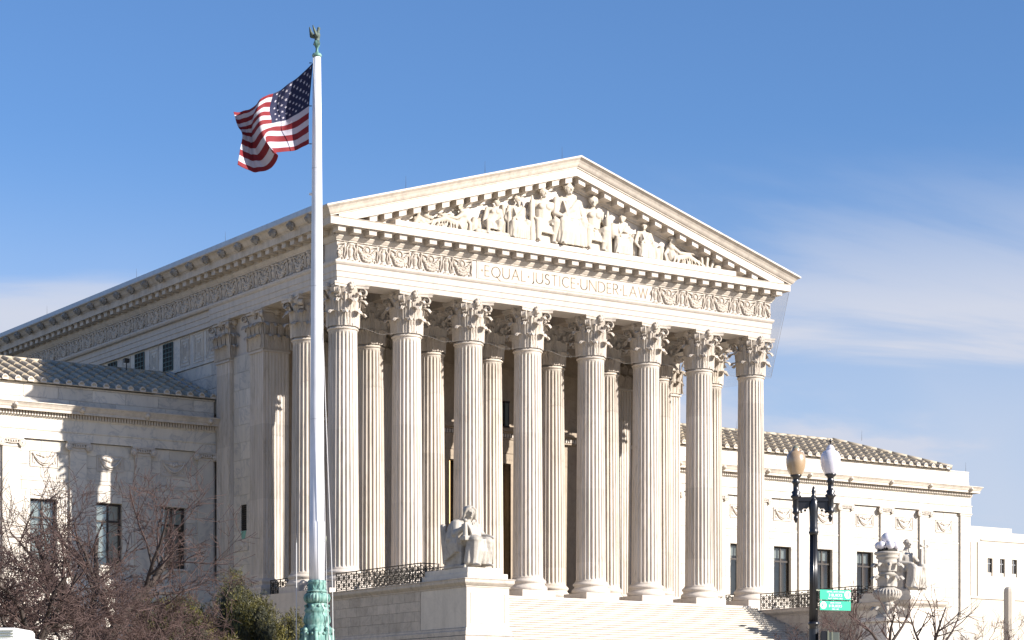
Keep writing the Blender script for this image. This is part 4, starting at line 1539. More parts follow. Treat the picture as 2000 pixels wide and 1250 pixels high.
    for cidx in range(ncol + 1):
        xc = tx0 + TP / 2 + TP * cidx
        for rr_ in range(rows):
            y = EAVE_Y + cos(pitch) * rs * rr_
            z = EAVE_Z + sin(pitch) * rs * rr_
            lim = (hipx - (y - EAVE_Y) - 0.35) if end > 0 else 1e9
            if xc + TP / 2 > lim + 0.3 or xc > x1:
                continue
            link('roof_tile', TILE, w, (xc, y - 0.02, z + 0.01), rot=(pitch, 0, 0), scale=(1, rs / TL, 1))
        if end < 0 or xc < hipx - 0.4:
            link('antefix', ANTEFIX, w, (xc + TP / 2, EAVE_Y - 0.08, EAVE_Z + 0.03))
    return w, rx, hipx


LW, _, _ = wing('marble wing in the portico shadow at the left, bare tree in front', -30.3, -0.56,
     {-3.04: 'halfblind', -6.70: 'blind', -10.35: 'blind', -14.0: 'blind'},
     [-1.20, -4.85, -8.50, -12.15, -15.8], -1, -17.6, -0.64, (-18.0, -1.3), 11)
RW, rrx, rhip = wing('sunlit marble wing with tiled roof, reaching away behind the street lamp at the right', LEN + 0.56, 56.5,
     {29.0: 'curtains', 32.55: 'curtains', 36.1: 'curtains', 39.7: 'curtains', 43.25: 'curtains', 46.85: 'curtains', 50.45: 'curtains'},
     [27.4, 30.8, 34.3, 37.9, 41.45, 45.0, 48.6, 52.16, 55.98], 1, LEN + 0.7, 56.5, (LEN + 1.2, 55.0), 21)
# hip and ridge caps of the sunlit wing
A = Vector((rhip, EAVE_Y, EAVE_Z + 0.1)); B = Vector((rrx, RIDGE_Y, RIDGE_Z + 0.1))
n = 8
for k in range(n):
    p = A.lerp(B, k / n); d_ = (B - A).normalized()
    o = link('ridge_tile', RIDGE_TILE, RW, p)
    o.rotation_euler = d_.to_track_quat('Y', 'Z').to_euler(); o.scale = (1, (B - A).length / n / 0.88, 1)
x = LEN + 1.5
while x < rrx:
    o = link('ridge_tile', RIDGE_TILE, RW, (x, RIDGE_Y, RIDGE_Z + 0.06), rot=(0, 0, -pi / 2)); x += 0.9
x = -18.0
while x < -0.8:
    o = link('ridge_tile', RIDGE_TILE, LW, (x, RIDGE_Y, RIDGE_Z - 0.02), rot=(0, 0, -pi / 2)); x += 0.9
for (p, x, y, z) in ((RW, 40.5, RIDGE_Y, 13.1), (RW, 49.5, 16, 12.9), (RW, 56.3, WY + 0.3, 10.9)):
    link('lightning_rod', lrm, p, (x, y, z))
sl_ = MB()
sl_.tube([(0, 0, 0), (0, 0, 0.55)], 0.03, 6); sl_.box(-0.14, 0.14, -0.12, 0.12, 0.5, 0.72)
tag(sl_.build('floodlight', M['iron'], loc=(-3.6, 17.6, 12.85)), 'small dark floodlight on a short post on the shaded tiled roof', 'floodlight')

fs_ = MB()
for (ya, yb) in ((12.95, 18.4),):
    za, zb = EAVE_Z + 0.08, RIDGE_Z + 0.05
    fs_.add([(-0.575, ya, za - 0.1), (-0.575, yb, zb - 0.1), (-0.575, yb, zb + 0.16), (-0.575, ya, za + 0.16), (-0.95, ya, za + 0.02), (-0.95, yb, zb + 0.02)], [(0, 1, 2, 3), (4, 3, 2, 5)])
fs_.build('flashing', M['lead'], LW)

# ------------------------------------------------------------------ cheek walls flanking the stair
def cheek(label, x0, x1, seed, outer):
    t = thing('stair_pedestal', label, 'pedestal')
    ya, yb = -13.44, -1.26
    py = -9.6          # pedestal block front part
    b = MB()
    b.box(x0 + 0.06, x1 - 0.06, ya + 0.06, yb, -9, -0.62)
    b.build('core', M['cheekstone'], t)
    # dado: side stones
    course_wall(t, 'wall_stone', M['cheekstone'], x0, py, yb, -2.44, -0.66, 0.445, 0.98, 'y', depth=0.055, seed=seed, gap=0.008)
    course_wall(t, 'wall_stone', M['cheekstone'], x1, py, yb, -2.44, -0.66, 0.445, 0.98, 'y', depth=0.055, seed=seed, gap=0.008, face=1)
    course_wall(t, 'wall_stone', M['cheekstone'], x0 + 0.03, py, yb, -5.6, -2.80, 0.56, 1.2, 'y', depth=0.02, seed=seed + 5, gap=0.014)
    d = MB()
    d.box(x0 + 0.01, x1 - 0.01, ya, py - 0.01, -2.43, -0.66, bev=0.01)
    # sunk panel mouldings on the front face
    fx0, fx1 = x0 + 0.22, x1 - 0.22
    for (a, b_, c, e) in ((fx0, fx1, -2.25, -2.21), (fx0, fx1, -0.93, -0.89), (fx0, fx0 + 0.04, -2.21, -0.93), (fx1 - 0.04, fx1, -2.21, -0.93)):
        d.box(a, b_, ya - 0.02, ya - 0.0005, c, e)
    d.build('dado', M['pedestal'], t)
    bm = MB()
    def cp(o, z):
        return [(x0 - o, yb, z), (x0 - o, ya - o, z), (x1 + o, ya - o, z), (x1 + o, yb, z)]
    bm.sweep([(0.0, -2.43), (0.04, -2.46), (0.05, -2.54), (0.10, -2.60), (0.10, -2.78), (0.0, -2.79)], cp)
    bm.sweep([(0.10, -2.80), (0.14, -2.81), (0.14, -5.6)], cp)
    bm.build('base_moulding', M['cheekstone'], t)
    cm = MB()
    cm.sweep([(0.0, -0.67), (0.03, -0.65), (0.03, -0.60), (0.07, -0.57), (0.15, -0.48), (0.17, -0.44), (0.17, -0.32), (0.20, -0.30), (0.20, -0.27), (0.12, -0.25)], cp)
    cm.add([(x0 - 0.13, yb, -0.25), (x0 - 0.13, ya - 0.13, -0.25), (x1 + 0.13, ya - 0.13, -0.25), (x1 + 0.13, yb, -0.25)], [(0, 1, 2, 3)])
    cm.build('cap_moulding', M['cheekstone'], t)
    p = MB()
    p.box(x0 + 0.12, x1 - 0.02, -13.35, py + 0.25, -0.245, -0.02, bev=0.01)
    p.box(x0 + 0.26, x1 - 0.18, -13.15, py + 0.05, -0.019, 0.24, bev=0.01)
    p.build('statue_plinth', M['pedestal'], t)
    return t


cheek('marble cheek wall and pedestal beside the flagpole, carrying the hooded seated figure', -1.45, 0.83, 31, -1)
cheek('marble cheek wall and pedestal at the right foot of the steps, behind the candelabrum', LEN - 0.83, LEN + 1.45, 41, 1)


# ------------------------------------------------------------------ iron railings
def lattice_panel(wd, ht):
    mb = MB()
    t = 0.018
    def bar(a, b_, r=t):
        mb.tube([(a[0], 0, a[1]), (b_[0], 0, b_[1])], r, 4, smooth=False)
    n = max(1, round(wd / 0.46))
    for i in range(n):
        for j in range(2):
            x0, z0 = wd / n * i, 0.06 + (ht - 0.12) / 2 * j
            w_, h_ = wd / n, (ht - 0.12) / 2
            cx, cz = x0 + w_ / 2, z0 + h_ / 2
            bar((x0, z0), (x0 + w_, z0 + h_)); bar((x0 + w_, z0), (x0, z0 + h_))
            bar((cx, z0), (cx, z0 + h_)); bar((x0, cz), (x0 + w_, cz))
            bar((x0, z0), (x0, z0 + h_), 0.018)
            mb.tube([(cx + 0.12 * cos(a * pi / 4), 0, cz + 0.12 * sin(a * pi / 4)) for a in range(9)], t, 4, smooth=False)
    bar((0, 0.06 + (ht - 0.12) / 2), (wd, 0.06 + (ht - 0.12) / 2), 0.018)
    return mb.mesh('lattice_panel', [M['iron']])


PANEL_CACHE = {}
def railing(label, pts, z, ht=0.86, step_=0.93, group=None):
    t = thing('iron_railing', label, 'railing', (pts[0][0], pts[0][1], z), group=group)
    o = Vector((pts[0][0], pts[0][1], 0))
    for (a, b_) in zip(pts, pts[1:]):
        A = Vector((*a, 0)) - o; B = Vector((*b_, 0)) - o
        L = (B - A).length; ang = atan2(B.y - A.y, B.x - A.x)
        n = max(1, round(L / step_)); w_ = round(L / n, 3)
        if w_ not in PANEL_CACHE:
            pm_ = MB(); pm_.box(-0.022, 0.022, -0.022, 0.022, -0.02, ht)
            PANEL_CACHE[w_] = (lattice_panel(w_, ht), pm_.mesh('post', [M['iron']]))
        for k in range(n):
            P = A + (B - A) * k / n
            link('lattice_panel', PANEL_CACHE[w_][0], t, P, rot=(0, 0, ang))
            link('post', PANEL_CACHE[w_][1], t, P)
        link('post', PANEL_CACHE[w_][1], t, B)
        r = MB()
        for (z0, z1, h) in ((ht - 0.02, ht + 0.025, 0.035), (0.03, 0.065, 0.02)):
            r.box(-0.02, L + 0.02, -h, h, z0, z1)
        r.build('rail', M['iron'], t, A, rot=(0, 0, ang))
    return t


railing('black lattice railing on the outer edge of the cheek wall beside the flagpole', [(-1.36, -1.75), (-1.36, -9.50), (-0.4, -9.50)], -0.22)
railing('black lattice railing on the stair side of the cheek wall beside the flagpole', [(0.74, -1.75), (0.74, -9.50)], -0.22)
railing('black lattice railing on the stair side of the right cheek wall, behind the green signs', [(LEN - 0.76, -1.75), (LEN - 0.76, -9.50), (LEN + 1.3, -9.50)], -0.22)
railing('black lattice railing on the far edge of the right cheek wall', [(LEN + 1.36, -1.75), (LEN + 1.36, -9.4)], -0.22)
railing('short black railing between the second side column and the left corner pier', [(-0.35, ROW2 + 1.1), (-0.35, PIER_Y - 0.28)], 0.0)
railing('short black railing between the first two columns on the left side of the portico', [(-0.35, 1.1), (-0.35, ROW2 - 1.1)], 0.0)
railing('short black railing between the last two columns on the right side of the portico', [(LEN + 0.35, 1.1), (LEN + 0.35, ROW2 - 1.1)], 0.0)
railing('short black railing between the rear right column and the right corner pier', [(LEN + 0.35, ROW2 + 1.1), (LEN + 0.35, PIER_Y - 0.28)], 0.0)

# ------------------------------------------------------------------ bird netting over the front
nt_ = MB()
NU, NV = 112, 8
xs0, xs1 = -1.50, LEN + 1.50
vs = []
for j in range(NV + 1):
    t = j / NV
    for i in range(NU + 1):
        u = i / NU
        xt = xs0 + (xs1 - xs0) * u
        xb = -0.80 + (LEN + 1.60) * u
        # the hem sags between the columns
        k = 0
        dmin = min(abs(xb - c_) for c_ in CX)
        sag = 0.16 * min(1.0, max(0, dmin - 0.7) / 1.1) ** 1.3
        x = xt + (xb - xt) * t
        y = -1.53 + (0.72) * t + 0.10 * sin(pi * t) + (0.25 * min(1, max(0, dmin - 0.7)) * t * t)
        z = 17.60 + (12.86 - sag - 17.60) * t
        vs.append((x, y, z))
fs = [(j * (NU + 1) + i, j * (NU + 1) + i + 1, (j + 1) * (NU + 1) + i + 1, (j + 1) * (NU + 1) + i) for j in range(NV) for i in range(NU)]
nt_.add(vs, fs, 0, True)
vs = []
for j in range(NV + 1):
    t = j / NV
    for i in range(25):
        u = i / 24
        yb = -0.80 + 13.0 * u
        yt = -1.53 + 13.7 * u
        vs.append((LEN + 1.50 - 0.70 * t - 0.10 * sin(pi * t), yt + (yb - yt) * t, 17.60 + (12.86 - 0.12 * abs(sin(yb * pi / S1)) - 17.60) * t))
fs = [(j * 25 + i, j * 25 + i + 1, (j + 1) * 25 + i + 1, (j + 1) * 25 + i) for j in range(NV) for i in range(24)]
nt_.add(vs, fs, 1, True)
net = nt_.build('bird_netting', [M['net'], M['net_side']])
tag(net, 'fine grey bird netting stretched from the cornice to the column necks', 'netting')
hem = MB()
pts = []
for i in range(NU + 1):
    u = i / NU
    xb = -0.80 + (LEN + 1.60) * u
    dmin = min(abs(xb - c_) for c_ in CX)
    sag = 0.16 * min(1.0, max(0, dmin - 0.7) / 1.1) ** 1.3
    pts.append((xb, -0.81 + (0.25 * min(1, max(0, dmin - 0.7))), 12.86 - sag))
hem.tube(pts, 0.007, 4)
hem.tube([(LEN + 0.8, -0.8, 12.86), (LEN + 1.50, -1.53, 17.6)], 0.010, 4)
hem.build('hem_cord', M['cord'], net)


# ------------------------------------------------------------------ carved figures
def V(*a):
    return Vector(a)


def head(mb, c, k, turn=0.0, hood=False, beard=False, helmet=False, nod=0.0):
    """k = head height; looks along -Y turned by `turn`"""
    R = Matrix.Rotation(turn, 3, 'Z') @ Matrix.Rotation(nod, 3, 'X')
    def q(x, y, z):
        return c + R @ Vector((x * k, y * k, z * k))
    mb.sphere(q(0, 0.03, 0.08), 0.42 * k, 9, sx=0.86, sy=1.0, sz=1.05)
    mb.capsule(q(0, -0.06, 0.02), q(0, -0.10, -0.30), 0.32 * k, 0.22 * k, 9)
    mb.capsule(q(0, -0.42, 0.10), q(0, -0.50, -0.06), 0.045 * k, 0.075 * k, 6)      # nose
    mb.capsule(q(-0.16, -0.36, 0.14), q(0.16, -0.36, 0.14), 0.06 * k, 0.06 * k, 6)  # brow
    mb.capsule(q(-0.08, -0.39, -0.19), q(0.08, -0.39, -0.19), 0.045 * k, 0.045 * k, 6)  # lips
    mb.sphere(q(0, -0.34, -0.36), 0.10 * k, 6)
    for s in (-1, 1):
        mb.sphere(q(0.37 * s, 0.02, 0.0), 0.09 * k, 5, sx=0.5)
    if beard:
        mb.capsule(q(0, -0.25, -0.3), q(0, -0.32, -0.75), 0.24 * k, 0.12 * k, 8)
    if hood:
        mb.capsule(q(0, 0.12, 0.22), q(0, 0.25, -0.45), 0.47 * k, 0.42 * k, 10)
        for s in (-1, 1):
            mb.tube([q(0.10 * s, -0.25, 0.56), q(0.34 * s, -0.20, 0.35), q(0.42 * s, -0.12, -0.10), q(0.46 * s, -0.05, -0.60)], [0.08 * k, 0.10 * k, 0.11 * k, 0.14 * k], 7, cap=True)
    elif helmet:
        mb.sphere(q(0, 0.06, 0.2), 0.5 * k, 9, sz=0.95)
        mb.capsule(q(0, -0.15, 0.62), q(0, 0.45, 0.35), 0.09 * k, 0.07 * k, 6)
    else:
        for a in range(9):
            t = a * 2 * pi / 9
            mb.sphere(q(0.34 * cos(t), 0.08 + 0.32 * sin(t), 0.22), 0.17 * k, 5)
        mb.sphere(q(0, 0.10, 0.36), 0.33 * k, 7)


def limb(mb, pts, rs, n=9):
    for (a, b_, ra, rb) in zip(pts, pts[1:], rs, rs[1:]):
        mb.capsule(a, b_, ra, rb, n)


def hand(mb, wrist, dirv, k, curl=0.5, side=Vector((1, 0, 0))):
    d = dirv.normalized(); s = side.normalized(); nrm = d.cross(s)
    palm = wrist + d * 0.28 * k
    mb.capsule(wrist, palm, 0.13 * k, 0.17 * k, 7)
    for i, L in enumerate((0.26, 0.30, 0.28, 0.22)):
        o = s * (i - 1.5) * 0.085 * k
        a = palm + o + d * 0.08 * k
        b_ = a + (d * (1 - curl * 0.4) - nrm * curl * 0.5) * L * k * 0.6
        c = b_ + (d * (1 - curl) - nrm * curl) * L * k * 0.6
        mb.capsule(a, b_, 0.05 * k, 0.045 * k, 5); mb.capsule(b_, c, 0.045 * k, 0.035 * k, 5)
    a = wrist + d * 0.12 * k - s * 0.12 * k
    b_ = a + (d * 0.5 - s * 0.6) * 0.2 * k
    mb.capsule(a, b_, 0.055 * k, 0.05 * k, 5); mb.capsule(b_, b_ + d * 0.15 * k, 0.05 * k, 0.04 * k, 5)


def folds(mb, a0, a1, b0, b1, n, r, sag=0.0, seed=0, out=Vector((0, -1, 0))):
    """ridges of cloth fanning from the line a0-a1 to the hem b0-b1"""
    rnd = random.Random(seed)
    for i in range(n):
        t = (i + 0.5) / n
        A = a0.lerp(a1, t); B = b0.lerp(b1, min(1, max(0, t + rnd.uniform(-0.06, 0.06))))
        Mv = A.lerp(B, 0.5) + out * (0.5 * r + rnd.uniform(-0.3, 0.5) * r) + Vector((0, 0, -sag))
        rr = r * rnd.uniform(0.7, 1.25)
        mb.tube([A, Mv, B], [rr * 0.55, rr, rr * 1.15], 6, cap=True)


def seated(h, turn=0.0, hl=None, hr=None, hood=False, beard=False, helmet=False, robe=True, lean=0.0, spread=0.13, kneel=0.0, seed=1, nude_leg=False, seat=True):
    mb = MB(); k = h / 5.0 * 0.86
    pel = V(0, 0.02 * h, 0.33 * h); ch = V(lean * 0.5, 0.0, 0.62 * h); nk = V(lean * 0.8, -0.02 * h, 0.78 * h)
    mb.capsule(pel, ch, 0.125 * h, 0.135 * h, 12)
    mb.capsule(ch + V(-0.09 * h, 0, 0.07 * h), ch + V(0.09 * h, 0, 0.07 * h), 0.085 * h, 0.085 * h, 10)
    mb.capsule(ch, nk, 0.10 * h, 0.045 * h, 9)
    head(mb, V(lean, -0.05 * h, 0.895 * h), k, turn, hood, beard, helmet)
    for s, hd in ((-1, hl), (1, hr)):
        hip = V(s * 0.075 * h, -0.01 * h, 0.31 * h)
        kn = V(s * (spread + (0.03 if s > 0 else 0)) * h, -0.20 * h, (0.37 + (0.03 if s > 0 else 0)) * h)
        ft = V(s * (spread + 0.01) * h, (-0.20 if s < 0 else -0.13) * h, 0.04 * h)
        limb(mb, [hip, kn, ft + V(0, 0.0, 0.02 * h)], [0.088 * h, 0.068 * h, 0.038 * h])
        mb.capsule(kn + V(0, 0, -0.06 * h), kn.lerp(ft, 0.45) + V(0, 0.02 * h, 0), 0.055 * h, 0.05 * h, 8)
        mb.capsule(ft, ft + V(s * 0.01 * h, -0.09 * h, -0.015 * h), 0.035 * h, 0.025 * h, 7)
        sh = ch + V(s * 0.155 * h, 0, 0.09 * h)
        if hd is None:
            hd = V(s * 0.12 * h, -0.17 * h, 0.43 * h)
        el = sh.lerp(hd, 0.5) + V(s * 0.075 * h, 0.03 * h, -0.07 * h)
        mb.sphere(sh, 0.06 * h, 8)
        limb(mb, [sh, el, hd], [0.056 * h, 0.044 * h, 0.030 * h])
        hand(mb, hd, hd - el, k * 0.9, 0.6, V(s, 0, 0.2))
        if robe:
            folds(mb, sh, el, sh + V(s * 0.0, -0.02 * h, -0.20 * h), el + V(s * 0.02 * h, 0, -0.10 * h), 5, 0.016 * h, seed=seed + s)
    if robe:
        # lap and skirt
        mb.capsule(V(-spread * h, -0.16 * h, 0.34 * h), V(spread * h, -0.16 * h, 0.36 * h), 0.075 * h, 0.075 * h, 9)
        for i in range(5):
            t = i / 4
            x = (-spread - 0.02 + (2 * spread + 0.05) * t) * h
            mb.capsule(V(x, -0.17 * h, 0.33 * h), V(x * 1.08, -0.15 * h, 0.08 * h), 0.06 * h, 0.065 * h, 8)
        folds(mb, V(-spread * h, -0.22 * h, 0.40 * h), V((spread + .02) * h, -0.22 * h, 0.42 * h), V(-(spread + 0.06) * h, -0.21 * h, 0.02 * h), V((spread + 0.06) * h, -0.21 * h, 0.02 * h), 8, 0.030 * h, seed=seed)
        folds(mb, V(-0.12 * h, -0.10 * h, 0.70 * h), V(0.12 * h, -0.10 * h, 0.70 * h), V(-0.05 * h, -0.16 * h, 0.42 * h), V(0.14 * h, -0.16 * h, 0.42 * h), 6, 0.022 * h, seed=seed + 3)
        mb.tube([V(0.13 * h, -0.06 * h, 0.74 * h), V(0.02 * h, -0.15 * h, 0.58 * h), V(-0.13 * h, -0.12 * h, 0.44 * h)], [0.03 * h, 0.042 * h, 0.034 * h], 7, cap=True)
    else:
        folds(mb, V(-0.10 * h, -0.10 * h, 0.40 * h), V(0.12 * h, -0.10 * h, 0.40 * h), V(-0.10 * h, -0.18 * h, 0.18 * h), V(0.14 * h, -0.18 * h, 0.16 * h), 6, 0.03 * h, seed=seed)
        for s in (-1, 1):
            mb.sphere(ch + V(s * 0.055 * h, -0.11 * h, 0.03 * h), 0.055 * h, 7)
    if seat:
        mb.box(-0.17 * h, 0.17 * h, -0.10 * h, 0.22 * h, 0.0, 0.29 * h)
    return mb


def reclining(h, L, s=1, seed=2):
    """torso upright at x=0, legs stretched to x = s*L"""
    mb = MB(); k = h / 3.6
    pel = V(s * 0.05 * L, 0, 0.20 * h); ch = V(-s * 0.02 * L, -0.02, 0.52 * h)
    mb.capsule(pel, ch, 0.19 * h, 0.17 * h, 11)
    mb.capsule(ch + V(0, -0.10 * h, 0.08 * h), ch + V(0, 0.12 * h, 0.08 * h), 0.13 * h, 0.12 * h, 9)
    mb.capsule(ch, ch + V(s * 0.03 * h, 0, 0.27 * h), 0.10 * h, 0.07 * h, 8)
    head(mb, ch + V(s * 0.06 * h, -0.02 * h, 0.37 * h), k, s * 0.9)
    for dy, kz, kx in ((-0.16, 0.36, 0.42), (0.06, 0.22, 0.46)):
        kn = V(s * kx * L, dy * h, kz * h); ft = V(s * L * 0.95, dy * h * 0.6, 0.07 * h)
        limb(mb, [pel + V(0, dy * h * 0.5, 0), kn, ft], [0.13 * h, 0.095 * h, 0.045 * h])
        mb.capsule(ft, ft + V(s * 0.09 * L, 0, 0.02 * h), 0.045 * h, 0.03 * h, 7)
    sh = ch + V(s * 0.02, -0.14 * h, 0.10 * h)
    limb(mb, [sh, V(s * 0.18 * L, -0.22 * h, 0.42 * h), V(s * 0.48 * L, -0.2 * h, 0.45 * h)], [0.075 * h, 0.058 * h, 0.04 * h])
    hand(mb, V(s * 0.48 * L, -0.2 * h, 0.45 * h), V(s, 0, 0), k, 0.5, V(0, 1, 0))
    sh = ch + V(-s * 0.04, 0.10 * h, 0.08 * h)
    limb(mb, [ch + V(-s * 0.05 * L, -0.05 * h, 0.06 * h), V(-s * 0.20 * L, -0.1 * h, 0.32 * h), V(-s * 0.18 * L, -0.2 * h, 0.06 * h)], [0.075 * h, 0.058 * h, 0.042 * h])
    folds(mb, V(s * 0.02 * L, -0.20 * h, 0.30 * h), V(s * 0.75 * L, -0.16 * h, 0.26 * h), V(-s * 0.05 * L, -0.24 * h, 0.02), V(s * 0.85 * L, -0.2 * h, 0.02), 11, 0.035 * h, seed=seed)
    mb.box(min(-s * 0.25 * L, s * L), max(-s * 0.25 * L, s * L), -0.25 * h, 0.2 * h, -0.02, 0.05)
    return mb


def fig_part(mb, x, z, label, voxel=0.027, ydepth=0.68, y=-0.93, turn=0.0):
    R = Matrix.Rotation(turn, 3, 'Z')
    out = []
    for p in mb.v:
        q = R @ Vector(p)
        out.append((q.x * 1.28, q.y * ydepth, q.z))
    mb.v = out
    me = remesh(mb, voxel, 1, 'pediment_figure')
    me.materials.append(M['statue2'])
    link('pediment_figure', me, court, (x, y, z), label=label)


M['statue2'] = marble('pediment_marble', (0.455, 0.40, 0.325), (0.35, 0.30, 0.24), 0.35, scale=2.0, streak=0.15, grime=0.12)
ZB = 18.29
# low carved ground tying the group together: billowing drapery rising behind the figures
rnd = random.Random(9)
bgm = MB()
prof_h = [(4.4, 0.5), (5.6, 0.9), (7.0, 1.0), (8.2, 1.25), (9.4, 1.7), (10.6, 2.1), (11.8, 2.4), (13.0, 2.6), (14.2, 2.4), (15.4, 2.0), (16.6, 1.6), (17.8, 1.3), (19.2, 1.0), (20.6, 0.7), (21.8, 0.4)]
for (x, hh_) in prof_h:
    for k in range(3):
        xx = x + (k - 1) * 0.4 + rnd.uniform(-0.1, 0.1)
        h2 = hh_ * rnd.uniform(0.85, 1.05)
        bgm.tube([(xx, -0.74, ZB), (xx + rnd.uniform(-.1, .1), -0.78, ZB + h2 * 0.5), (xx + rnd.uniform(-.2, .2), -0.74, ZB + h2)], [0.26, 0.24, 0.14], 8, cap=True)
        for q in range(2):
            x3 = xx + rnd.uniform(-.2, .2)
            bgm.tube([(x3, -0.95, ZB), (x3 + rnd.uniform(-.12, .12), -0.93, ZB + h2 * 0.45), (x3 + rnd.uniform(-.25, .25), -0.84, ZB + h2 * 0.9)], [0.06, 0.05, 0.03], 6, cap=True)
me = remesh(bgm, 0.04, 1, 'relief_ground'); me.materials.append(M['statue2'])
link('relief_ground', me, court)
mb = MB(); rnd = random.Random(3)
for kx in range(14):
    mb.sphere((rnd.uniform(-0.45, 0.45), rnd.uniform(-0.1, 0.15), rnd.uniform(0.05, 0.75)), rnd.uniform(0.08, 0.2), 6)
mb.tube([(-0.3, 0, 0.1), (-0.15, -0.1, 0.5), (0.05, -0.05, 0.85)], [0.12, 0.1, 0.05], 7, cap=True)
fig_part(mb, 4.0, ZB, 'small leafy scroll at the left end of the group')
fig_part(reclining(1.45, 1.9, -1), 6.35, ZB, 'reclining figure with one arm forward, legs to the left')
mb = seated(1.95, 0.6, V(-0.28, -0.35, 0.35), V(0.30, -0.4, 0.4), lean=0.25, seed=4, seat=False, robe=False)
mb.capsule(V(-0.15, 0.05, 0.6), V(0.25, 0.05, 1.25), 0.34, 0.28, 10)
for kx in range(9):
    mb.sphere((-0.7 + 0.18 * kx, -0.25, 0.12), 0.16, 6)
fig_part(mb, 8.15, ZB, 'bent figure with a broad bare back')
mb = seated(2.30, 0.15, V(-0.42, -0.3, 0.75), V(0.30, -0.42, 0.95), beard=True, seed=6)
mb.capsule(V(-0.48, -0.25, 0.1), V(-0.44, -0.22, 1.3), 0.10, 0.10, 8)
fig_part(mb, 9.75, ZB, 'bearded robed figure holding a tall scroll')
mb = seated(2.95, 0.2, V(-0.60, -0.5, 1.25), V(0.40, -0.5, 1.15), robe=False, seed=8)
mb.capsule(V(-0.66, -0.45, 0.05), V(-0.66, -0.40, 1.85), 0.16, 0.13, 10)
mb.capsule(V(-0.66, -0.40, 1.85), V(-0.66, -0.40, 2.35), 0.13, 0.05, 10)
fig_part(mb, 11.35, ZB, 'seated bare-chested figure with a bundle of rods at the left of centre')
mb = seated(3.40, 0.15, V(-0.30, -0.6, 1.45), V(0.42, -0.6, 1.45), seed=10)
for a in range(7):
    t = -0.9 + a * 0.3
    mb.capsule(V(0.30 * sin(t), -0.1, 3.10 + 0.1 * cos(t)), V(0.42 * sin(t), -0.1, 3.22 + 0.20 * cos(t)), 0.06, 0.025, 5)
mb.capsule(V(-0.45, -0.62, 1.52), V(0.55, -0.62, 1.5), 0.05, 0.05, 6)
mb.box(-0.55, 0.55, 0.1, 0.45, 0, 1.9)
fig_part(mb, 12.95, ZB, 'crowned enthroned figure at the centre, tallest of the group')
mb = seated(2.90, -0.25, V(-0.15, -0.55, 1.2), V(0.45, -0.5, 1.1), helmet=True, robe=False, seed=12)
mb.capsule(V(0.66, -0.42, 0.05), V(0.64, -0.38, 1.75), 0.17, 0.14, 10)
mb.capsule(V(0.64, -0.38, 1.75), V(0.64, -0.36, 2.20), 0.13, 0.04, 10)
fig_part(mb, 14.55, ZB, 'helmeted seated figure grasping a bundle of rods, right of centre')
mb = seated(2.20, -0.7, V(-0.30, -0.4, 0.95), V(0.10, -0.45, 1.25), seed=14, lean=0.06)
mb.sphere((-0.42, -0.1, 1.25), 0.36, 9, sx=0.7, sy=0.7, sz=1.2)
fig_part(mb, 16.4, ZB, 'draped figure turned away with one hand at the chin')
mb = seated(1.95, -0.5, V(-0.42, -0.3, 0.6), V(0.35, -0.4, 0.5), seed=16, lean=-0.05)
fig_part(mb, 18.0, ZB, 'draped figure with a forward-bent head, third from the right end')
fig_part(reclining(1.45, 1.9, 1, 5), 19.8, ZB, 'reclining figure reading, legs stretched to the right')
mb = MB()
for (a, b_, w_, h_) in ((-0.55, 0.15, 0.10, 0.35), (-0.30, -0.1, 0.12, 0.55), (-0.08, 0.10, 0.13, 0.62), (0.16, 0.28, 0.12, 0.6)):
    c_ = MB(); c_.box(-w_ / 2, w_ / 2, -0.28, 0.2, 0, h_)
    R = Matrix.Rotation(b_, 3, 'Y')
    mb.add([R @ Vector(p) + Vector((a, 0, 0.03)) for p in c_.v], c_.f)
mb.sphere((0.62, -0.05, 0.15), 0.17, 8, sx=1.4)
fig_part(mb, 22.25, ZB, 'leaning stone books at the right end of the group', voxel=0.03)


# seated statue on the left pedestal: hooded woman ------------------------------------
def throne(mb, w=0.62, top=1.95):
    mb.box(-w, w, -0.45, 0.72, 0.0, 0.14)
    mb.box(-w + 0.04, w - 0.04, -0.20, 0.66, 0.14, 1.12)
    mb.box(-w + 0.02, w - 0.02, 0.52, 0.70, 0.14, top - 0.35)
    for s in (-1, 1):
        mb.capsule(V(s * (w - 0.02), 0.62, 0.3), V(s * (w + 0.03), 0.68, top), 0.10, 0.12, 8)
        mb.box(min(s * w, s * (w - 0.14)), max(s * w, s * (w - 0.14)), -0.24, 0.66, 1.10, 1.34)


mb = MB(); throne(mb)
k = 0.44
pel = V(0, 0.22, 1.20); ch = V(0.0, 0.24, 1.85)
mb.capsule(pel, ch, 0.36, 0.36, 12)
mb.capsule(ch + V(-0.24, 0, 0.14), ch + V(0.24, 0, 0.14), 0.24, 0.24, 10)
mb.capsule(ch, V(0, 0.12, 2.34), 0.24, 0.13, 9)
head(mb, V(0.02, 0.02, 2.56), 0.50, -0.30, hood=True, nod=0.18)
mb.capsule(V(-0.30, 0.32, 2.02), V(0.30, 0.32, 2.02), 0.26, 0.26, 10)
mb.capsule(V(-0.42, 0.34, 1.95), V(-0.55, 0.30, 1.35), 0.22, 0.24, 10)
mb.capsule(V(0.42, 0.34, 1.95), V(0.55, 0.30, 1.45), 0.20, 0.20, 10)
for s in (-1, 1):
    kn = V(s * 0.28, -0.62, 1.26 if s < 0 else 1.20); ft = V(s * 0.30, -0.60, 0.22)
    limb(mb, [V(s * 0.20, 0.10, 1.20), kn, ft], [0.31, 0.25, 0.13])
    mb.capsule(ft + V(0, -0.02, -0.04), ft + V(0.02, -0.28, -0.10), 0.09, 0.06, 7)
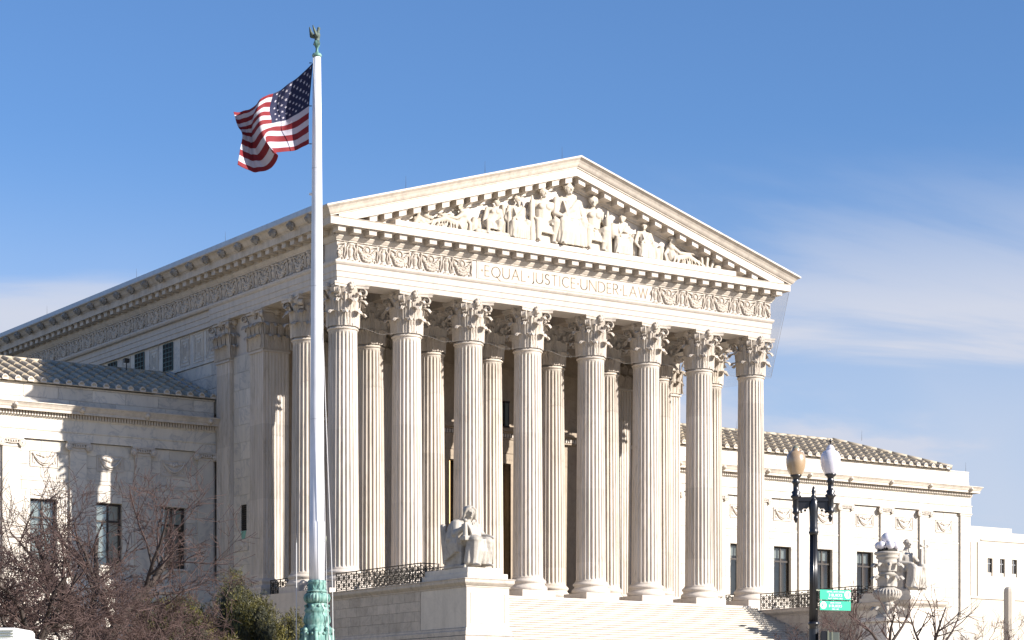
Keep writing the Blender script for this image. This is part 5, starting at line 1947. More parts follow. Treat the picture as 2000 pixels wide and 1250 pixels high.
# left arm along the chair arm, hand out; right arm holding the little figure
limb(mb, [V(0.42, 0.22, 2.02), V(0.62, 0.05, 1.52), V(0.62, -0.42, 1.46)], [0.20, 0.18, 0.10])
hand(mb, V(0.62, -0.42, 1.46), V(0.1, -1, -0.1), 0.40, 0.7, V(1, 0, 0))
limb(mb, [V(-0.42, 0.22, 2.02), V(-0.60, 0.02, 1.55), V(-0.52, -0.34, 1.85)], [0.20, 0.18, 0.10])
hand(mb, V(-0.52, -0.34, 1.85), V(0.0, -0.2, 1), 0.36, 0.8, V(1, 0, 0))
mb.capsule(V(-0.55, -0.42, 1.42), V(-0.55, -0.42, 1.98), 0.10, 0.07, 8)
mb.sphere(V(-0.55, -0.42, 2.13), 0.085, 7)
mb.box(-0.70, -0.40, -0.58, -0.28, 1.22, 1.42)
# mantle over lap, skirt falling between the knees
mb.capsule(V(-0.30, -0.45, 1.24), V(0.30, -0.45, 1.20), 0.22, 0.22, 9)
for i in range(6):
    t = i / 5; x = -0.40 + 0.80 * t
    mb.capsule(V(x, -0.52, 1.16), V(x * 1.1, -0.44, 0.28), 0.15, 0.16, 8)
folds(mb, V(-0.36, -0.74, 1.34), V(0.38, -0.74, 1.28), V(-0.50, -0.64, 0.18), V(0.50, -0.64, 0.18), 8, 0.075, seed=22)
folds(mb, V(-0.30, -0.10, 2.12), V(0.30, -0.10, 2.12), V(-0.18, -0.34, 1.40), V(0.24, -0.34, 1.40), 6, 0.055, seed=23)
folds(mb, V(-0.50, 0.15, 2.05), V(-0.66, 0.0, 1.6), V(-0.52, 0.1, 1.4), V(-0.70, 0.0, 1.15), 6, 0.04, seed=24)
folds(mb, V(0.50, 0.15, 2.05), V(0.66, 0.0, 1.6), V(0.52, 0.1, 1.5), V(0.72, -0.1, 1.25), 6, 0.04, seed=25)
folds(mb, V(-0.60, 0.50, 1.95), V(-0.66, -0.15, 1.45), V(-0.66, 0.55, 0.35), V(-0.67, -0.10, 0.75), 7, 0.06, seed=27, out=V(-1, 0, 0))
folds(mb, V(0.60, -0.30, 1.38), V(0.66, 0.2, 1.36), V(0.62, -0.34, 0.5), V(0.66, 0.2, 0.6), 5, 0.04, seed=26)
me = remesh(mb, 0.026, 1, 'seated_statue'); me.materials.append(M['statue'])
st1 = link('seated_statue', me, None, (-0.42, -12.10, 0.24), rot=(0, 0, 0.10), scale=(1.22, 1.30, 0.985))
tag(st1, 'hooded robed woman seated on a stone chair on the pedestal near the flagpole', 'statue')

mb = MB(); throne(mb, 0.64, 1.75)
pel = V(0, 0.22, 1.20)
mb.capsule(pel, V(0, 0.24, 1.85), 0.37, 0.38, 12)
mb.capsule(V(-0.26, 0.24, 2.02), V(0.26, 0.24, 2.02), 0.24, 0.24, 10)
mb.capsule(V(0, 0.24, 1.9), V(0, 0.14, 2.34), 0.24, 0.14, 9)
head(mb, V(0, 0.06, 2.58), 0.44, 0.15)
for s in (-1, 1):
    kn = V(s * 0.32, -0.62, 1.26); ft = V(s * 0.36, -0.55 + 0.1 * s, 0.22)
    limb(mb, [V(s * 0.20, 0.10, 1.20), kn, ft], [0.27, 0.21, 0.11])
    mb.capsule(ft, ft + V(0.02, -0.28, -0.10), 0.09, 0.06, 7)
limb(mb, [V(0.44, 0.22, 2.02), V(0.66, 0.0, 1.55), V(0.50, -0.45, 1.55)], [0.17, 0.14, 0.085])
hand(mb, V(0.50, -0.45, 1.55), V(0, -1, 0.1), 0.4, 0.7, V(1, 0, 0))
limb(mb, [V(-0.44, 0.22, 2.02), V(-0.66, 0.0, 1.55), V(-0.30, -0.45, 1.5)], [0.17, 0.14, 0.085])
mb.box(0.22, 0.66, -0.62, -0.46, 1.30, 2.30)                       # upright tablet
mb.capsule(V(0.46, -0.66, 1.2), V(0.46, -0.60, 2.78), 0.055, 0.05, 7)   # hilt behind it
mb.capsule(V(0.26, -0.60, 2.42), V(0.66, -0.60, 2.42), 0.05, 0.05, 6)
for s in (-1, 1):
    mb.sphere(V(0.46 + s * 0.22, -0.60, 2.46), 0.085, 6)
for i in range(6):
    t = i / 5; x = -0.42 + 0.84 * t
    mb.capsule(V(x, -0.52, 1.16), V(x * 1.1, -0.44, 0.28), 0.15, 0.16, 8)
folds(mb, V(-0.38, -0.74, 1.32), V(0.40, -0.74, 1.32), V(-0.50, -0.62, 0.18), V(0.52, -0.62, 0.18), 12, 0.055, seed=32)
me = remesh(mb, 0.03, 1, 'seated_statue'); me.materials.append(M['statue'])
st2 = link('seated_statue', me, None, (LEN + 0.35, -12.10, 0.24), scale=(1.02, 1.1, 0.95))
tag(st2, 'seated robed man with an upright tablet and sword hilt, half hidden behind the globe candelabrum', 'statue')

# ------------------------------------------------------------------ flagpole and flag
FPB = aim(619, 1150, 67)
FX, FY = FPB.x, FPB.y
RGT = Vector((sin(YAW), -cos(YAW), 0)); FWD = Vector((cos(YAW), sin(YAW), 0))
PPM = 4346.4 / 67
def zat(v):
    return CAM.z + (1446.9 - v) / PPM
fp = thing('flagpole', 'tall white flagpole on a green bronze base, topped by a bronze eagle', 'flagpole', (FX, FY, -5.5))
P0 = -5.5
def Z(v):
    return zat(v) - P0
p = MB()
p.lathe([(0.238, Z(1138)), (0.236, Z(1020)), (0.222, Z(1018)), (0.205, Z(800)), (0.172, Z(500)), (0.142, Z(250)), (0.118, Z(112))], 32)
p.build('pole', M['whitepaint'], fp)
sj = MB()
for v, rr_ in ((820, 0.2075), (560, 0.179), (330, 0.152)):
    sj.lathe([(rr_ + 0.001, Z(v)), (rr_ + 0.006, Z(v - 0.6)), (rr_ + 0.001, Z(v - 1.2))], 32, cap=False)
sj.build('section_joint', simple('worn_pole_joint', (0.5, 0.51, 0.53), 0.6), fp)
ct = MB(); q_ = RGT * 0.235
ct.tube([q_ + V(0, 0, Z(1058)), q_ * 1.15 + V(0, 0, Z(1056)), q_ * 1.15 + V(0, 0, Z(1048)), q_ + V(0, 0, Z(1046))], 0.018, 6)
ct.build('cleat', M['galv'], fp)
p = MB()
p.lathe([(0.242, Z(1137)), (0.238, Z(1022))], 64, flute=24, fdepth=0.02)
p.build('fluted_sleeve', M['whitepaint'], fp)
bm = MB()
r = lambda px: px / PPM
prof = [(r(34), 0.0), (r(34), 0.5), (r(30), 0.7), (r(31), Z(1250)), (r(29), Z(1236)), (r(27), Z(1232)), (r(28), Z(1226)), (r(25), Z(1222)), (r(24), Z(1220)), (r(27), Z(1214)), (r(26), Z(1205)), (r(23), Z(1200)), (r(23), Z(1196)), (r(25.5), Z(1193)),
        (r(22), Z(1186)), (r(20), Z(1181)), (r(20), Z(1179))]
bm.lathe(prof, 40)
bm.lathe([(r(20), Z(1179)), (r(25), Z(1174)), (r(26.5), Z(1168)), (r(25), Z(1162)), (r(19), Z(1157))], 72, flute=24, fdepth=0.035)
bm.lathe([(r(20.5), Z(1157)), (r(20.5), Z(1154)), (r(17.5), Z(1153)), (r(17.5), Z(1140)), (r(18.5), Z(1138)), (r(17.5), Z(1134)), (0.23, Z(1133.5))], 40)
for q in range(10):
    a = q * 2 * pi / 10
    bm.sphere((r(22) * cos(a), r(22) * sin(a), Z(1184)), 0.05, 5)
    bm.tube([(r(17.8) * cos(a - .1), r(17.8) * sin(a - .1), Z(1151)), (r(18.2) * cos(a), r(18.2) * sin(a), Z(1143)), (r(17.8) * cos(a + .1), r(17.8) * sin(a + .1), Z(1151))], 0.018, 5)
for q in range(8):
    a = q * 2 * pi / 8 + 0.2
    c_ = V(r(29) * cos(a), r(29) * sin(a), 0)
    bm.capsule(c_ + V(0, 0, Z(1250) - 0.1), c_ + V(0, 0, Z(1236)), 0.10, 0.07, 7)
    bm.sphere(c_ + V(0, 0, Z(1231)), 0.075, 7)
    for s in (-1, 1):
        bm.sphere(c_ + V(-0.1 * s * sin(a), 0.1 * s * cos(a), Z(1238)), 0.05, 5)
bm.build('bronze_base', M['patina'], fp)
fin = MB()
fin.lathe([(r(5), Z(112)), (r(9), Z(111)), (r(9.5), Z(108)), (r(8), Z(105)), (r(4), Z(104)), (r(2.6), Z(100)), (r(2.4), Z(95)), (r(3.5), Z(92)), (r(6), Z(88)), (r(6.5), Z(84)), (r(5), Z(80)), (0.01, Z(79))], 18)
fin.build('finial', M['patina'], fp)
e = MB()
ez = lambda v: Z(v)
e.capsule(V(0, 0, ez(81)), V(0.02, 0, ez(68)), 0.075, 0.09, 9)
e.capsule(V(0.02, 0, ez(68)), V(0.05, 0, ez(58)), 0.07, 0.045, 8)
e.sphere(V(0.06, 0, ez(55)), 0.05, 7)
e.capsule(V(0.08, 0, ez(55)), V(0.13, 0, ez(56)), 0.025, 0.01, 6)
for s in (-1, 1):
    base_ = V(-0.03, s * 0.07, ez(72))
    for q in range(6):
        t = q / 5
        tip = V(-0.20 + 0.05 * t, s * (0.10 + 0.07 * t), ez(53 + 16 * t))
        e.tube([base_, base_.lerp(tip, 0.5) + V(-0.03, s * 0.03, 0), tip], [0.05, 0.045, 0.018], 6, cap=True)
e.capsule(V(-0.02, 0, ez(80)), V(-0.10, 0, ez(88)), 0.05, 0.03, 6)
me = remesh(e, 0.014, 1, 'eagle'); me.materials.append(M['eagle'])
link('eagle', me, fp)
hy = MB()
def wp(u, v, d=0.0):
    """offset from the pole foot, in the plane of the pole facing the street"""
    return RGT * ((u - 619) / PPM) + FWD * d + Vector((0, 0, Z(v)))
hy.tube([wp(612, 118), wp(613, 260, -0.05), wp(633, 700, -0.1), wp(650, 1146, -0.15), wp(652, 1300, -0.2)], 0.014, 5)
hy.tube([wp(613, 118, -0.25), wp(617, 200, -0.27), wp(626, 560, -0.3), wp(640, 1148, -0.35), wp(647, 1300, -0.4)], 0.010, 5)
hy.tube([wp(579, 1060), wp(579, 1300)], 0.018, 5)
hy.tube([wp(579, 1062), wp(600, 700, 0.3), wp(610, 420, 0.2)], 0.004, 4)
hy.build('halyard', M['rope'], fp)
cl = MB(); cl.box(-0.05, 0.05, -0.05, 0.05, 0, 0.06)
cl.build('pulley', M['whitepaint'], fp, wp(608, 381))

# flag as a hanging cloth: control net over hoist (rows) and fly (columns)
CU = [0, 0.2, 0.38, 0.46, 0.56, 0.72, 0.86, 1.0]
CV = [0, 0.27, 0.54, 0.77, 1.0]
CTRL = [  # per column: (x, y, depth) for each row, read as positions in the plane of the pole
    [(611, 123, 0), (607.5, 165, 0), (604, 207, 0), (603, 244, 0), (603.5, 281, 0)],
    [(574, 152, .25), (572, 190, .3), (571, 224, .25), (573, 259, .2), (577, 291, .1)],
    [(538.5, 178, .1), (532, 209, .15), (537, 238, .1), (524, 268, -.1), (536, 303, -.25)],
    [(524, 189, -.2), (514, 220, -.25), (514, 250, -.3), (521, 284, -.35), (545, 309, -.3)],
    [(510, 203, -.4), (500, 231, -.3), (497, 262, -.1), (505, 297, .1), (529, 328, .0)],
    [(491, 209, .1), (487, 236, .25), (488, 262, .4), (490, 297, .35), (503, 333, .25)],
    [(472, 213, .3), (474, 238, .35), (480, 260, .3), (480, 295, .1), (486, 332, .0)],
    [(456, 218, .0), (463, 243, .1), (473, 262, .05), (470, 294, -.1), (466, 326, -.2)],
]


def cr(p0, p1, p2, p3, t):
    return 0.5 * ((2 * p1) + (-p0 + p2) * t + (2 * p0 - 5 * p1 + 4 * p2 - p3) * t * t + (-p0 + 3 * p1 - 3 * p2 + p3) * t ** 3)


def interp(knots, vals, x):
    i = 0
    while i < len(knots) - 2 and x > knots[i + 1]:
        i += 1
    t = (x - knots[i]) / (knots[i + 1] - knots[i])
    a = vals[max(0, i - 1)]; b_ = vals[i]; c_ = vals[i + 1]; d_ = vals[min(len(vals) - 1, i + 2)]
    return cr(a, b_, c_, d_, t)


def flag_pt(u, v):
    cols = [interp(CV, [Vector(q) for q in col], v) for col in CTRL]
    q = interp(CU, cols, u)
    rip = 0.05 * sin(u * 21 + v * 3) * min(1, u * 4) + 0.025 * sin(u * 43 - v * 7) * min(1, u * 4)
    return RGT * ((q.x - 619) / PPM) + FWD * (q.z * 0.9 + rip) + Vector((0, 0, zat(q.y) - P0))


NFU, NFV = 90, 39
fm = MB()
vs = [flag_pt(i / NFU, j / NFV) for j in range(NFV + 1) for i in range(NFU + 1)]
fm.v = [tuple(q) for q in vs]
for j in range(NFV):
    stripe = j // 3
    for i in range(NFU):
        u = (i + 0.5) / NFU
        mat = 0 if stripe % 2 == 0 else 1
        if stripe < 7 and u < 0.40:
            mat = 2
        fm.f.append((j * (NFU + 1) + i, j * (NFU + 1) + i + 1, (j + 1) * (NFU + 1) + i + 1, (j + 1) * (NFU + 1) + i)); fm.m.append(mat); fm.sm.append(True)
flag = fm.build('flag', [M['flagred'], M['flagwhite'], M['flagblue']], None, (FX, FY, P0))
so = flag.modifiers.new('cloth_thickness', 'SOLIDIFY'); so.thickness = 0.006; so.offset = 0
tag(flag, 'American flag with fifty stars flying to the left of the white flagpole', 'flag')
sf = MB()
for row in range(9):
    ncol = 6 if row % 2 == 0 else 5
    for c_ in range(ncol):
        u0 = 0.40 * (c_ * 2 + (1 if row % 2 == 0 else 2)) / 12
        v0 = (7 / 13) * (row + 1) / 10
        ring_ = []
        for side in (1, -1):
            vs = []
            for q in range(10):
                a = pi / 2 + q * pi / 5
                rr = 0.0225 if q % 2 == 0 else 0.0095
                uu = u0 + rr * cos(a) * 0.62; vv = v0 - rr * sin(a)
                P_ = flag_pt(uu, vv)
                du = flag_pt(uu + 0.004, vv) - P_; dv = flag_pt(uu, vv + 0.004) - P_
                nrm = du.cross(dv).normalized()
                vs.append(P_ + nrm * 0.006 * side)
            cpt = sum(vs, Vector()) / 10
            vs.append(cpt)
            sf.add(vs, [(q, (q + 1) % 10, 10) for q in range(10)])
sf.build('stars', M['flagwhite'], flag)
ck = MB()
for v in (123, 207, 281):
    ck.tube([V(0, 0, 0) + RGT * ((604 - 619) / PPM) + V(0, 0, zat(v) - P0), RGT * ((609 - 619) / PPM) + V(0, 0, zat(v) - P0)], 0.015, 5)
ck.build('snap_hook', M['iron'], flag)

# ------------------------------------------------------------------ street lamp with signs
LD = 42.0; LPM = 4346.4 / LD
LB = aim(1589, 1000, LD)
def lz(v):
    return CAM.z + (1446.9 - v) / LPM + 8.86
lamp = thing('street_lamp', 'black twin-globe cast iron street lamp in front of the right wing', 'street lamp', (LB.x, LB.y, -8.86))
lr_ = lambda px: px / LPM
m = MB()
m.lathe([(lr_(24), 0), (lr_(24), 0.15), (lr_(20), 0.3), (lr_(18), 0.9), (lr_(13), 1.1), (lr_(11), 1.3), (lr_(9.5), lz(1230)), (lr_(9), lz(1222)), (lr_(11), lz(1221)), (lr_(11.5), lz(1217)), (lr_(8.6), lz(1214))], 24)
m.lathe([(lr_(8.8), lz(1214)), (lr_(7.6), lz(1045))], 96, flute=16, fdepth=lr_(0.9))
m.lathe([(lr_(7.8), lz(1045)), (lr_(10), lz(1040)), (lr_(8.0), lz(1036)), (lr_(8.6), lz(1032)), (lr_(7.8), lz(1028)), (lr_(8.4), lz(1000)), (lr_(9.4), lz(985)), (lr_(6.5), lz(975)), (lr_(4.5), lz(972)), (lr_(5.5), lz(970)), (lr_(3), lz(966)),
         (lr_(4.4), lz(960)), (lr_(2), lz(951)), (0.001, lz(949))], 20)
m.build('post', M['black'], lamp)
# cross arm with scrolled brackets, lying in the plane that faces the street
m = MB()
def lp(u, v, d=0.0):
    return RGT * ((u - 1589) / LPM) + FWD * d + V(0, 0, lz(v))
A0, A1 = lp(1558, 974), lp(1621, 972)
for (du, dv0, dv1, hw) in ((0, 0, 0, 0),):
    for dd in (-0.04, 0.04):
        pass
def slab(pts, half):
    n = len(pts)
    vs = [q - FWD * half for q in pts] + [q + FWD * half for q in pts]
    m.add(vs, [tuple(range(n)), tuple(reversed(range(n, 2 * n)))] + [(i, n + i, n + (i + 1) % n, (i + 1) % n) for i in range(n)])
slab([lp(1556, 971), lp(1624, 971), lp(1624, 979), lp(1556, 979)], 0.045)
for s in (-1, 1):
    e0 = 1589 + s * 7; e1 = 1589 + s * 31
    pts = [lp(e0, 979), lp(e1, 979), lp(e1, 1001)] + [lp(1589 + s * (31 - 24 * t), 1001 - 15 * sin(t * pi / 2) * (0.6) - 2 * sin(t * pi * 5)) for t in (0.15, 0.3, 0.45, 0.6, 0.75, 0.9)] + [lp(e0, 1008)]
    slab(pts if s > 0 else list(reversed(pts)), 0.018)
    for t in (0.3, 0.6):
        mb_c = lp(1589 + s * (31 - 24 * t), 1003 - 10 * t)
        m.sphere(mb_c, 0.025, 6)
m.build('cross_arm', M['black'], lamp)
for s, (gu, gtop, gm) in ((-1, (1554.5, 928, 'globe_amber')), (1, (1622, 926, 'globe_white'))):
    m = MB()
    c0 = RGT * ((gu - 1589) / LPM)
    off = 0 if s < 0 else -2
    prof = [(0.001, 1022), (2.2, 1020), (4.6, 1014), (4.4, 1010), (2.5, 1006), (6.5, 1003), (7.5, 1001), (5.5, 997), (6.3, 990), (6.3, 978), (7.5, 974), (10.5, 971), (10.5, 969), (7, 966), (9, 961), (5.5, 958), (5.6, 946), (8.5, 942), (5.8, 938), (6.5, 934), (10.5, 931), (11.5, 928), (10, 927)]
    m.lathe([(lr_(a), lz(b_ + off)) for a, b_ in prof], 20, (c0.x, c0.y, 0))
    arm = m.build('lamp_standard', M['black'], lamp)
    m = MB()
    gp = [(10, 929), (13, 925.5), (16.2, 919), (18.4, 911), (19.3, 903), (19.2, 896), (17.8, 889.5), (14.5, 884.5), (10.0, 882), (8.0, 880.5), (8.6, 878.5), (7.6, 876.5)]
    m.lathe([(lr_(a), lz(b_ + off)) for a, b_ in gp], 32, (c0.x, c0.y, 0))
    m.build('globe', M[gm], lamp)
    m = MB()
    m.lathe([(lr_(a), lz(b_ + off)) for a, b_ in ((7.8, 878), (7.0, 875.5), (5.0, 873.5), (4.2, 872), (1.5, 870.5), (0.01, 870))], 18, (c0.x, c0.y, 0))
    if s > 0:
        m.lathe([(lr_(a), lz(b_)) for a, b_ in ((1.0, 870), (0.9, 865), (2.4, 864), (2.6, 860), (1.2, 858.5), (0.4, 857))], 12, (c0.x, c0.y, 0), 1)
    m.build('globe_cap', [M['globe_white' if s > 0 else 'galv'], M['black']], lamp)

# signs strapped to the post: read by their own flat boards with printed words
FONT = {
 'A': ["0110","1001","1001","1111","1001","1001","1001"], 'B': ["1110","1001","1001","1110","1001","1001","1110"], 'C': ["0111","1000","1000","1000","1000","1000","0111"],
 'D': ["1110","1001","1001","1001","1001","1001","1110"], 'E': ["1111","1000","1000","1110","1000","1000","1111"], 'G': ["0111","1000","1000","1011","1001","1001","0111"],
 'H': ["1001","1001","1001","1111","1001","1001","1001"], 'I': ["1","1","1","1","1","1","1"], 'K': ["1001","1010","1100","1100","1100","1010","1001"],
 'L': ["1000","1000","1000","1000","1000","1000","1111"], 'N': ["1001","1101","1101","1011","1011","1001","1001"], 'O': ["0110","1001","1001","1001","1001","1001","0110"],
 'P': ["1110","1001","1001","1110","1000","1000","1000"], 'R': ["1110","1001","1001","1110","1010","1001","1001"], 'S': ["0111","1000","1000","0110","0001","0001","1110"],
 'T': ["111","010","010","010","010","010","010"], 'U': ["1001","1001","1001","1001","1001","1001","0110"], '3': ["1110","0001","0001","0110","0001","0001","1110"],
 '8': ["0110","1001","1001","0110","1001","1001","0110"], ' ': ["00"] * 7}


def print_text(mb, text, xc, zc, h, wd, y, mat=0):
    cells = [(c, len(FONT[c][0])) for c in text]
    total = sum(w for _, w in cells) + len(cells) - 1
    cw = wd / total; chh = h / 7
    x = xc - wd / 2
    for c, w in cells:
        for r_, line in enumerate(FONT[c]):
            i = 0
            while i < w:
                if line[i] == '1':
                    j = i
                    while j < w and line[j] == '1':
                        j += 1
                    z1_ = zc + h / 2 - r_ * chh
                    mb.add([(x + i * cw, y, z1_ - chh), (x + j * cw, y, z1_ - chh), (x + j * cw, y, z1_), (x + i * cw, y, z1_)], [(0, 1, 2, 3)], mat)
                    i = j
                else:
                    i += 1
        x += (w + 1) * cw


def sign(label, vtop, vbot, lines, arrow):
    """a board bolted beside the post, turned a little away from the street"""
    wd = 64 / LPM / 0.93; ht = (vbot - vtop) / LPM * 0.93
    o = thing('street_sign', label, 'sign')
    o.location = Vector((LB.x, LB.y, -8.86)) + lp(1600, vbot, -0.10)
    # board runs along local x; its far end swings away from the viewer
    o.rotation_euler = (0, 0, atan2(RGT.y, RGT.x) - 0.38 * -1)
    b_ = MB(); b_.box(0, wd, -0.002, 0.002, 0.0, ht)
    b_.build('board', M['signgreen'], o)
    t = MB()
    for (txt, zc, h, ww, xc) in lines:
        print_text(t, txt, xc * wd, zc * ht, h * ht, ww * wd, -0.0045)
    t.build('lettering', M['signwhite'], o)
    d_ = MB(); cx = (0.90 if arrow > 0 else 0.11) * wd; cz = 0.53 * ht; R = 0.40 * ht
    n = 28
    d_.add([(cx + R * 0.93 * cos(2 * pi * i / n), -0.0045, cz + R * sin(2 * pi * i / n)) for i in range(n)], [tuple(range(n))])
    dk = d_.build('arrow_disc', M['signwhite'], o)
    a_ = MB(); s = arrow
    def rc(x0, x1, z0, z1):
        a_.add([(cx + x0 * s, -0.007, cz + z0), (cx + x1 * s, -0.007, cz + z0), (cx + x1 * s, -0.007, cz + z1), (cx + x0 * s, -0.007, cz + z1)], [(0, 1, 2, 3)])
    rc(-R * 0.62, R * 0.35, -R * 0.10, R * 0.10)
    for q in (1, -1):
        a_.add([(cx + s * R * 0.62, -0.007, cz), (cx + s * R * 0.10, -0.007, cz + q * R * 0.62), (cx - s * R * 0.06, -0.007, cz + q * R * 0.50), (cx + s * R * 0.36, -0.007, cz)], [(0, 1, 2, 3)])
    a_.build('arrow', M['signgreen'], dk)
    return o


sign('upper green sign on the lamp post reading 3 BLOCKS with a right arrow', 1150.5, 1171.5,
     [('CAPITOL SOUTH STATION', 0.80, 0.14, 0.56, 0.50), ('3 BLOCKS', 0.47, 0.27, 0.44, 0.50), ('BLUE ORANGE LINES', 0.14, 0.12, 0.46, 0.50)], 1)
sign('lower green sign on the lamp post reading 8 BLOCKS with a left arrow', 1172.5, 1192.0,
     [('UNION STATION', 0.80, 0.14, 0.34, 0.50), ('8 BLOCKS', 0.47, 0.27, 0.42, 0.50), ('RED LINE', 0.13, 0.12, 0.22, 0.50)], -1)
bk = MB()
for v in (1153, 1190):
    q = lp(1595, v)
    bk.box(q.x - 0.06, q.x + 0.06, q.y - 0.06, q.y + 0.06, q.z - 0.01, q.z + 0.01)
bk.build('sign_strap', M['galv'], lamp)
cbx = thing('control_cabinet', 'grey green signal cabinet strapped to the lamp post at the bottom edge', 'cabinet')
q = Vector((LB.x, LB.y, -8.86)) + lp(1600, 1300, -0.12)
cbx.location = q; cbx.rotation_euler = (0, 0, atan2(RGT.y, RGT.x))
hgt = 66 / LPM
b_ = MB(); b_.box(0.0, 0.13, -0.10, 0.12, 0, hgt, bev=0.01); b_.build('bracket', M['black'], cbx)
b_ = MB(); b_.box(0.15, 0.35, -0.10, 0.12, 0, hgt - 0.02, bev=0.01); b_.build('box', M['boxgrey'], cbx)
b_ = MB(); b_.box(0.125, 0.15, -0.11, 0.13, 0, hgt + 0.01); b_.box(0.20, 0.225, -0.108, 0.128, 0, hgt - 0.01); b_.build('strap', M['galv'], cbx)

# ------------------------------------------------------------------ marble candelabrum
CD = 87.0; CPM = 4346.4 / CD
CB = aim(1733, 1100, CD)
def cz_(v):
    return CAM.z + (1446.9 - v) / CPM + 5.5
can = thing('marble_candelabrum', 'carved marble lamp standard with a cluster of white globes, beside the right steps', 'lamp standard', (CB.x, CB.y, -5.5))
cr_ = lambda px: px / CPM
m = MB()
for (h0, h1, w_) in ((0, 0.35, 0.95), (0.352, 0.55, 0.80), (0.552, cz_(1216), 0.68), (cz_(1216) + 0.002, cz_(1208), 0.80)):
    m.box(-w_, w_, -w_, w_, h0, h1, bev=0.02)
m.build('block', M['pedestal'], can)
m = MB()
prof = [(24, 1208), (22, 1203), (17, 1198), (13, 1194), (12, 1186), (13, 1182), (15, 1180), (12, 1178), (11, 1176), (18, 1172), (25, 1167), (27, 1160), (25, 1154), (17, 1149), (13.5, 1147), (14, 1135), (15, 1124), (19, 1122), (14, 1119), (13.5, 1116), (15, 1108), (18, 1101), (19, 1096), (18, 1093),
        (21, 1091), (23, 1088), (20, 1085.5), (25, 1083), (26, 1080), (24, 1078), (15, 1077)]
m.lathe([(cr_(a), cz_(b_)) for a, b_ in prof], 32)
for (v, rr, n, h, w_) in ((1116, 13.5, 8, 0.36, 0.30), (1146, 14, 8, 0.46, 0.32), (1204, 14, 8, 0.42, 0.3)):
    for q in range(n):
        a = 2 * pi * q / n + (0.2 if v == 1116 else 0)
        D = V(cos(a), sin(a), 0)
        leaf(m, D * cr_(rr) + V(0, 0, cz_(v)), D, V(-D.y, D.x, 0), h, w_, 0.16, cr_(rr), lean=0.06, ns=4, nt=7)
for q in range(26):
    a = 2 * pi * q / 26
    D = V(cos(a), sin(a), 0)
    m.tube([D * cr_(15) + V(0, 0, cz_(1149)), D * cr_(25.5) + V(0, 0, cz_(1155)), D * cr_(27) + V(0, 0, cz_(1161)), D * cr_(22) + V(0, 0, cz_(1170))], [0.015, 0.04, 0.04, 0.02], 5)
m.build('standard', M['statue'], can)
m = MB(); m.lathe([(cr_(20), cz_(1077)), (cr_(20), cz_(1074.5)), (0.001, cz_(1074.5))], 20); m.tube([(0, 0, cz_(1075)), (0, 0, cz_(1060))], 0.05, 8)
m.build('lamp_plate', M['iron'], can)
gl_ = MB(); gl_.sphere((0, 0, 0), 1.0, 14)
glm = gl_.mesh('globe', [M['globe_white']])
link('globe', glm, can, (0, 0, cz_(1052)), scale=(0.25,) * 3)
for q in range(6):
    a = q * pi / 3 + 0.1
    link('globe', glm, can, (0.34 * cos(a), 0.34 * sin(a), cz_(1066)), scale=(0.165,) * 3)

# ------------------------------------------------------------------ office block beyond
ob = thing('office_building', 'pale stone office block with narrow windows beyond the right wing', 'building')
OY = 60.0
m = MB()
wins_up = [107.36 + 1.73 * i for i in range(12)]
wins_lo = [106.6 + 2.9 * i for i in range(8)]
def grid_wall(mb, x0, x1, z0, z1, holes, y, mat=0):
    xs = sorted({x0, x1} | {h[0] for h in holes} | {h[1] for h in holes}); zs = sorted({z0, z1} | {h[2] for h in holes} | {h[3] for h in holes})
    for a, b_ in zip(xs, xs[1:]):
        for c, d_ in zip(zs, zs[1:]):
            cx, cz = (a + b_) / 2, (c + d_) / 2
            if any(h[0] < cx < h[1] and h[2] < cz < h[3] for h in holes):
                continue
            mb.box(a, b_, y, y + 0.5, c, d_, mat)
hs = [(x, x + 0.68, 8.85, 10.6) for x in wins_up] + [(x, x + 0.95, -1.2, 1.2 + 0.7) for x in wins_lo] + [(104.85, 105.05, 6.8, 12.1), (105.85, 106.0, 6.8, 12.1)]
grid_wall(m, 90, 110.75, -9, 13.66, [h for h in hs if h[1] < 110.7], OY)
grid_wall(m, 110.76, 140, -9, 13.2, [h for h in hs if h[0] > 110.8], OY)
m.box(90, 110.75, OY + 0.51, OY + 25, -9, 13.6); m.box(110.76, 140, OY + 0.51, OY + 25, -9, 13.1)
m.build('wall', M['far'], ob)
m = MB(); m.box(100, 140, OY - 0.12, OY - 0.001, 6.55, 6.7); m.box(106.4, 140, OY - 0.1, OY - 0.001, 12.3, 12.42); m.build('string_course', M['far'], ob)
for x in wins_up:
    if 106 < x < 118:
        m = MB(); m.box(0.03, 0.65, 0.20, 0.22, 0, 1.75, 1); m.box(0, 0.68, 0.16, 0.2, 1.2, 1.28); m.box(0.31, 0.37, 0.16, 0.2, 0, 1.75); m.box(0, 0.68, 0.10, 0.18, 0, 0.35, 2)
        m.build('window', [M['chrome'], M['darkroom'], M['far']], ob, (x, OY, 8.85))
for x in wins_lo:
    if 105 < x < 120:
        m = MB(); m.box(0, 0.95, 0.22, 0.25, 0, 3.1, 1); m.box(0.44, 0.51, 0.16, 0.21, 0, 3.1)
        m.build('window', [M['frame'], M['darkroom']], ob, (x, OY, -1.2))
m = MB()
m.lathe([(0.40, 0), (0.40, 12.6), (0.37, 12.8), (0.25, 12.95), (0.01, 13.0)], 10, (0, 0, 0), smooth=False)
pl_ = m.build('stone_pylon', M['far'], None, tuple(on_ for on_ in (lambda q: (q.x, q.y, -9.0))(aim(1971, 1180, 165))))
tag(pl_, 'tall round-topped stone pylon at the right edge in front of the office block', 'pillar')

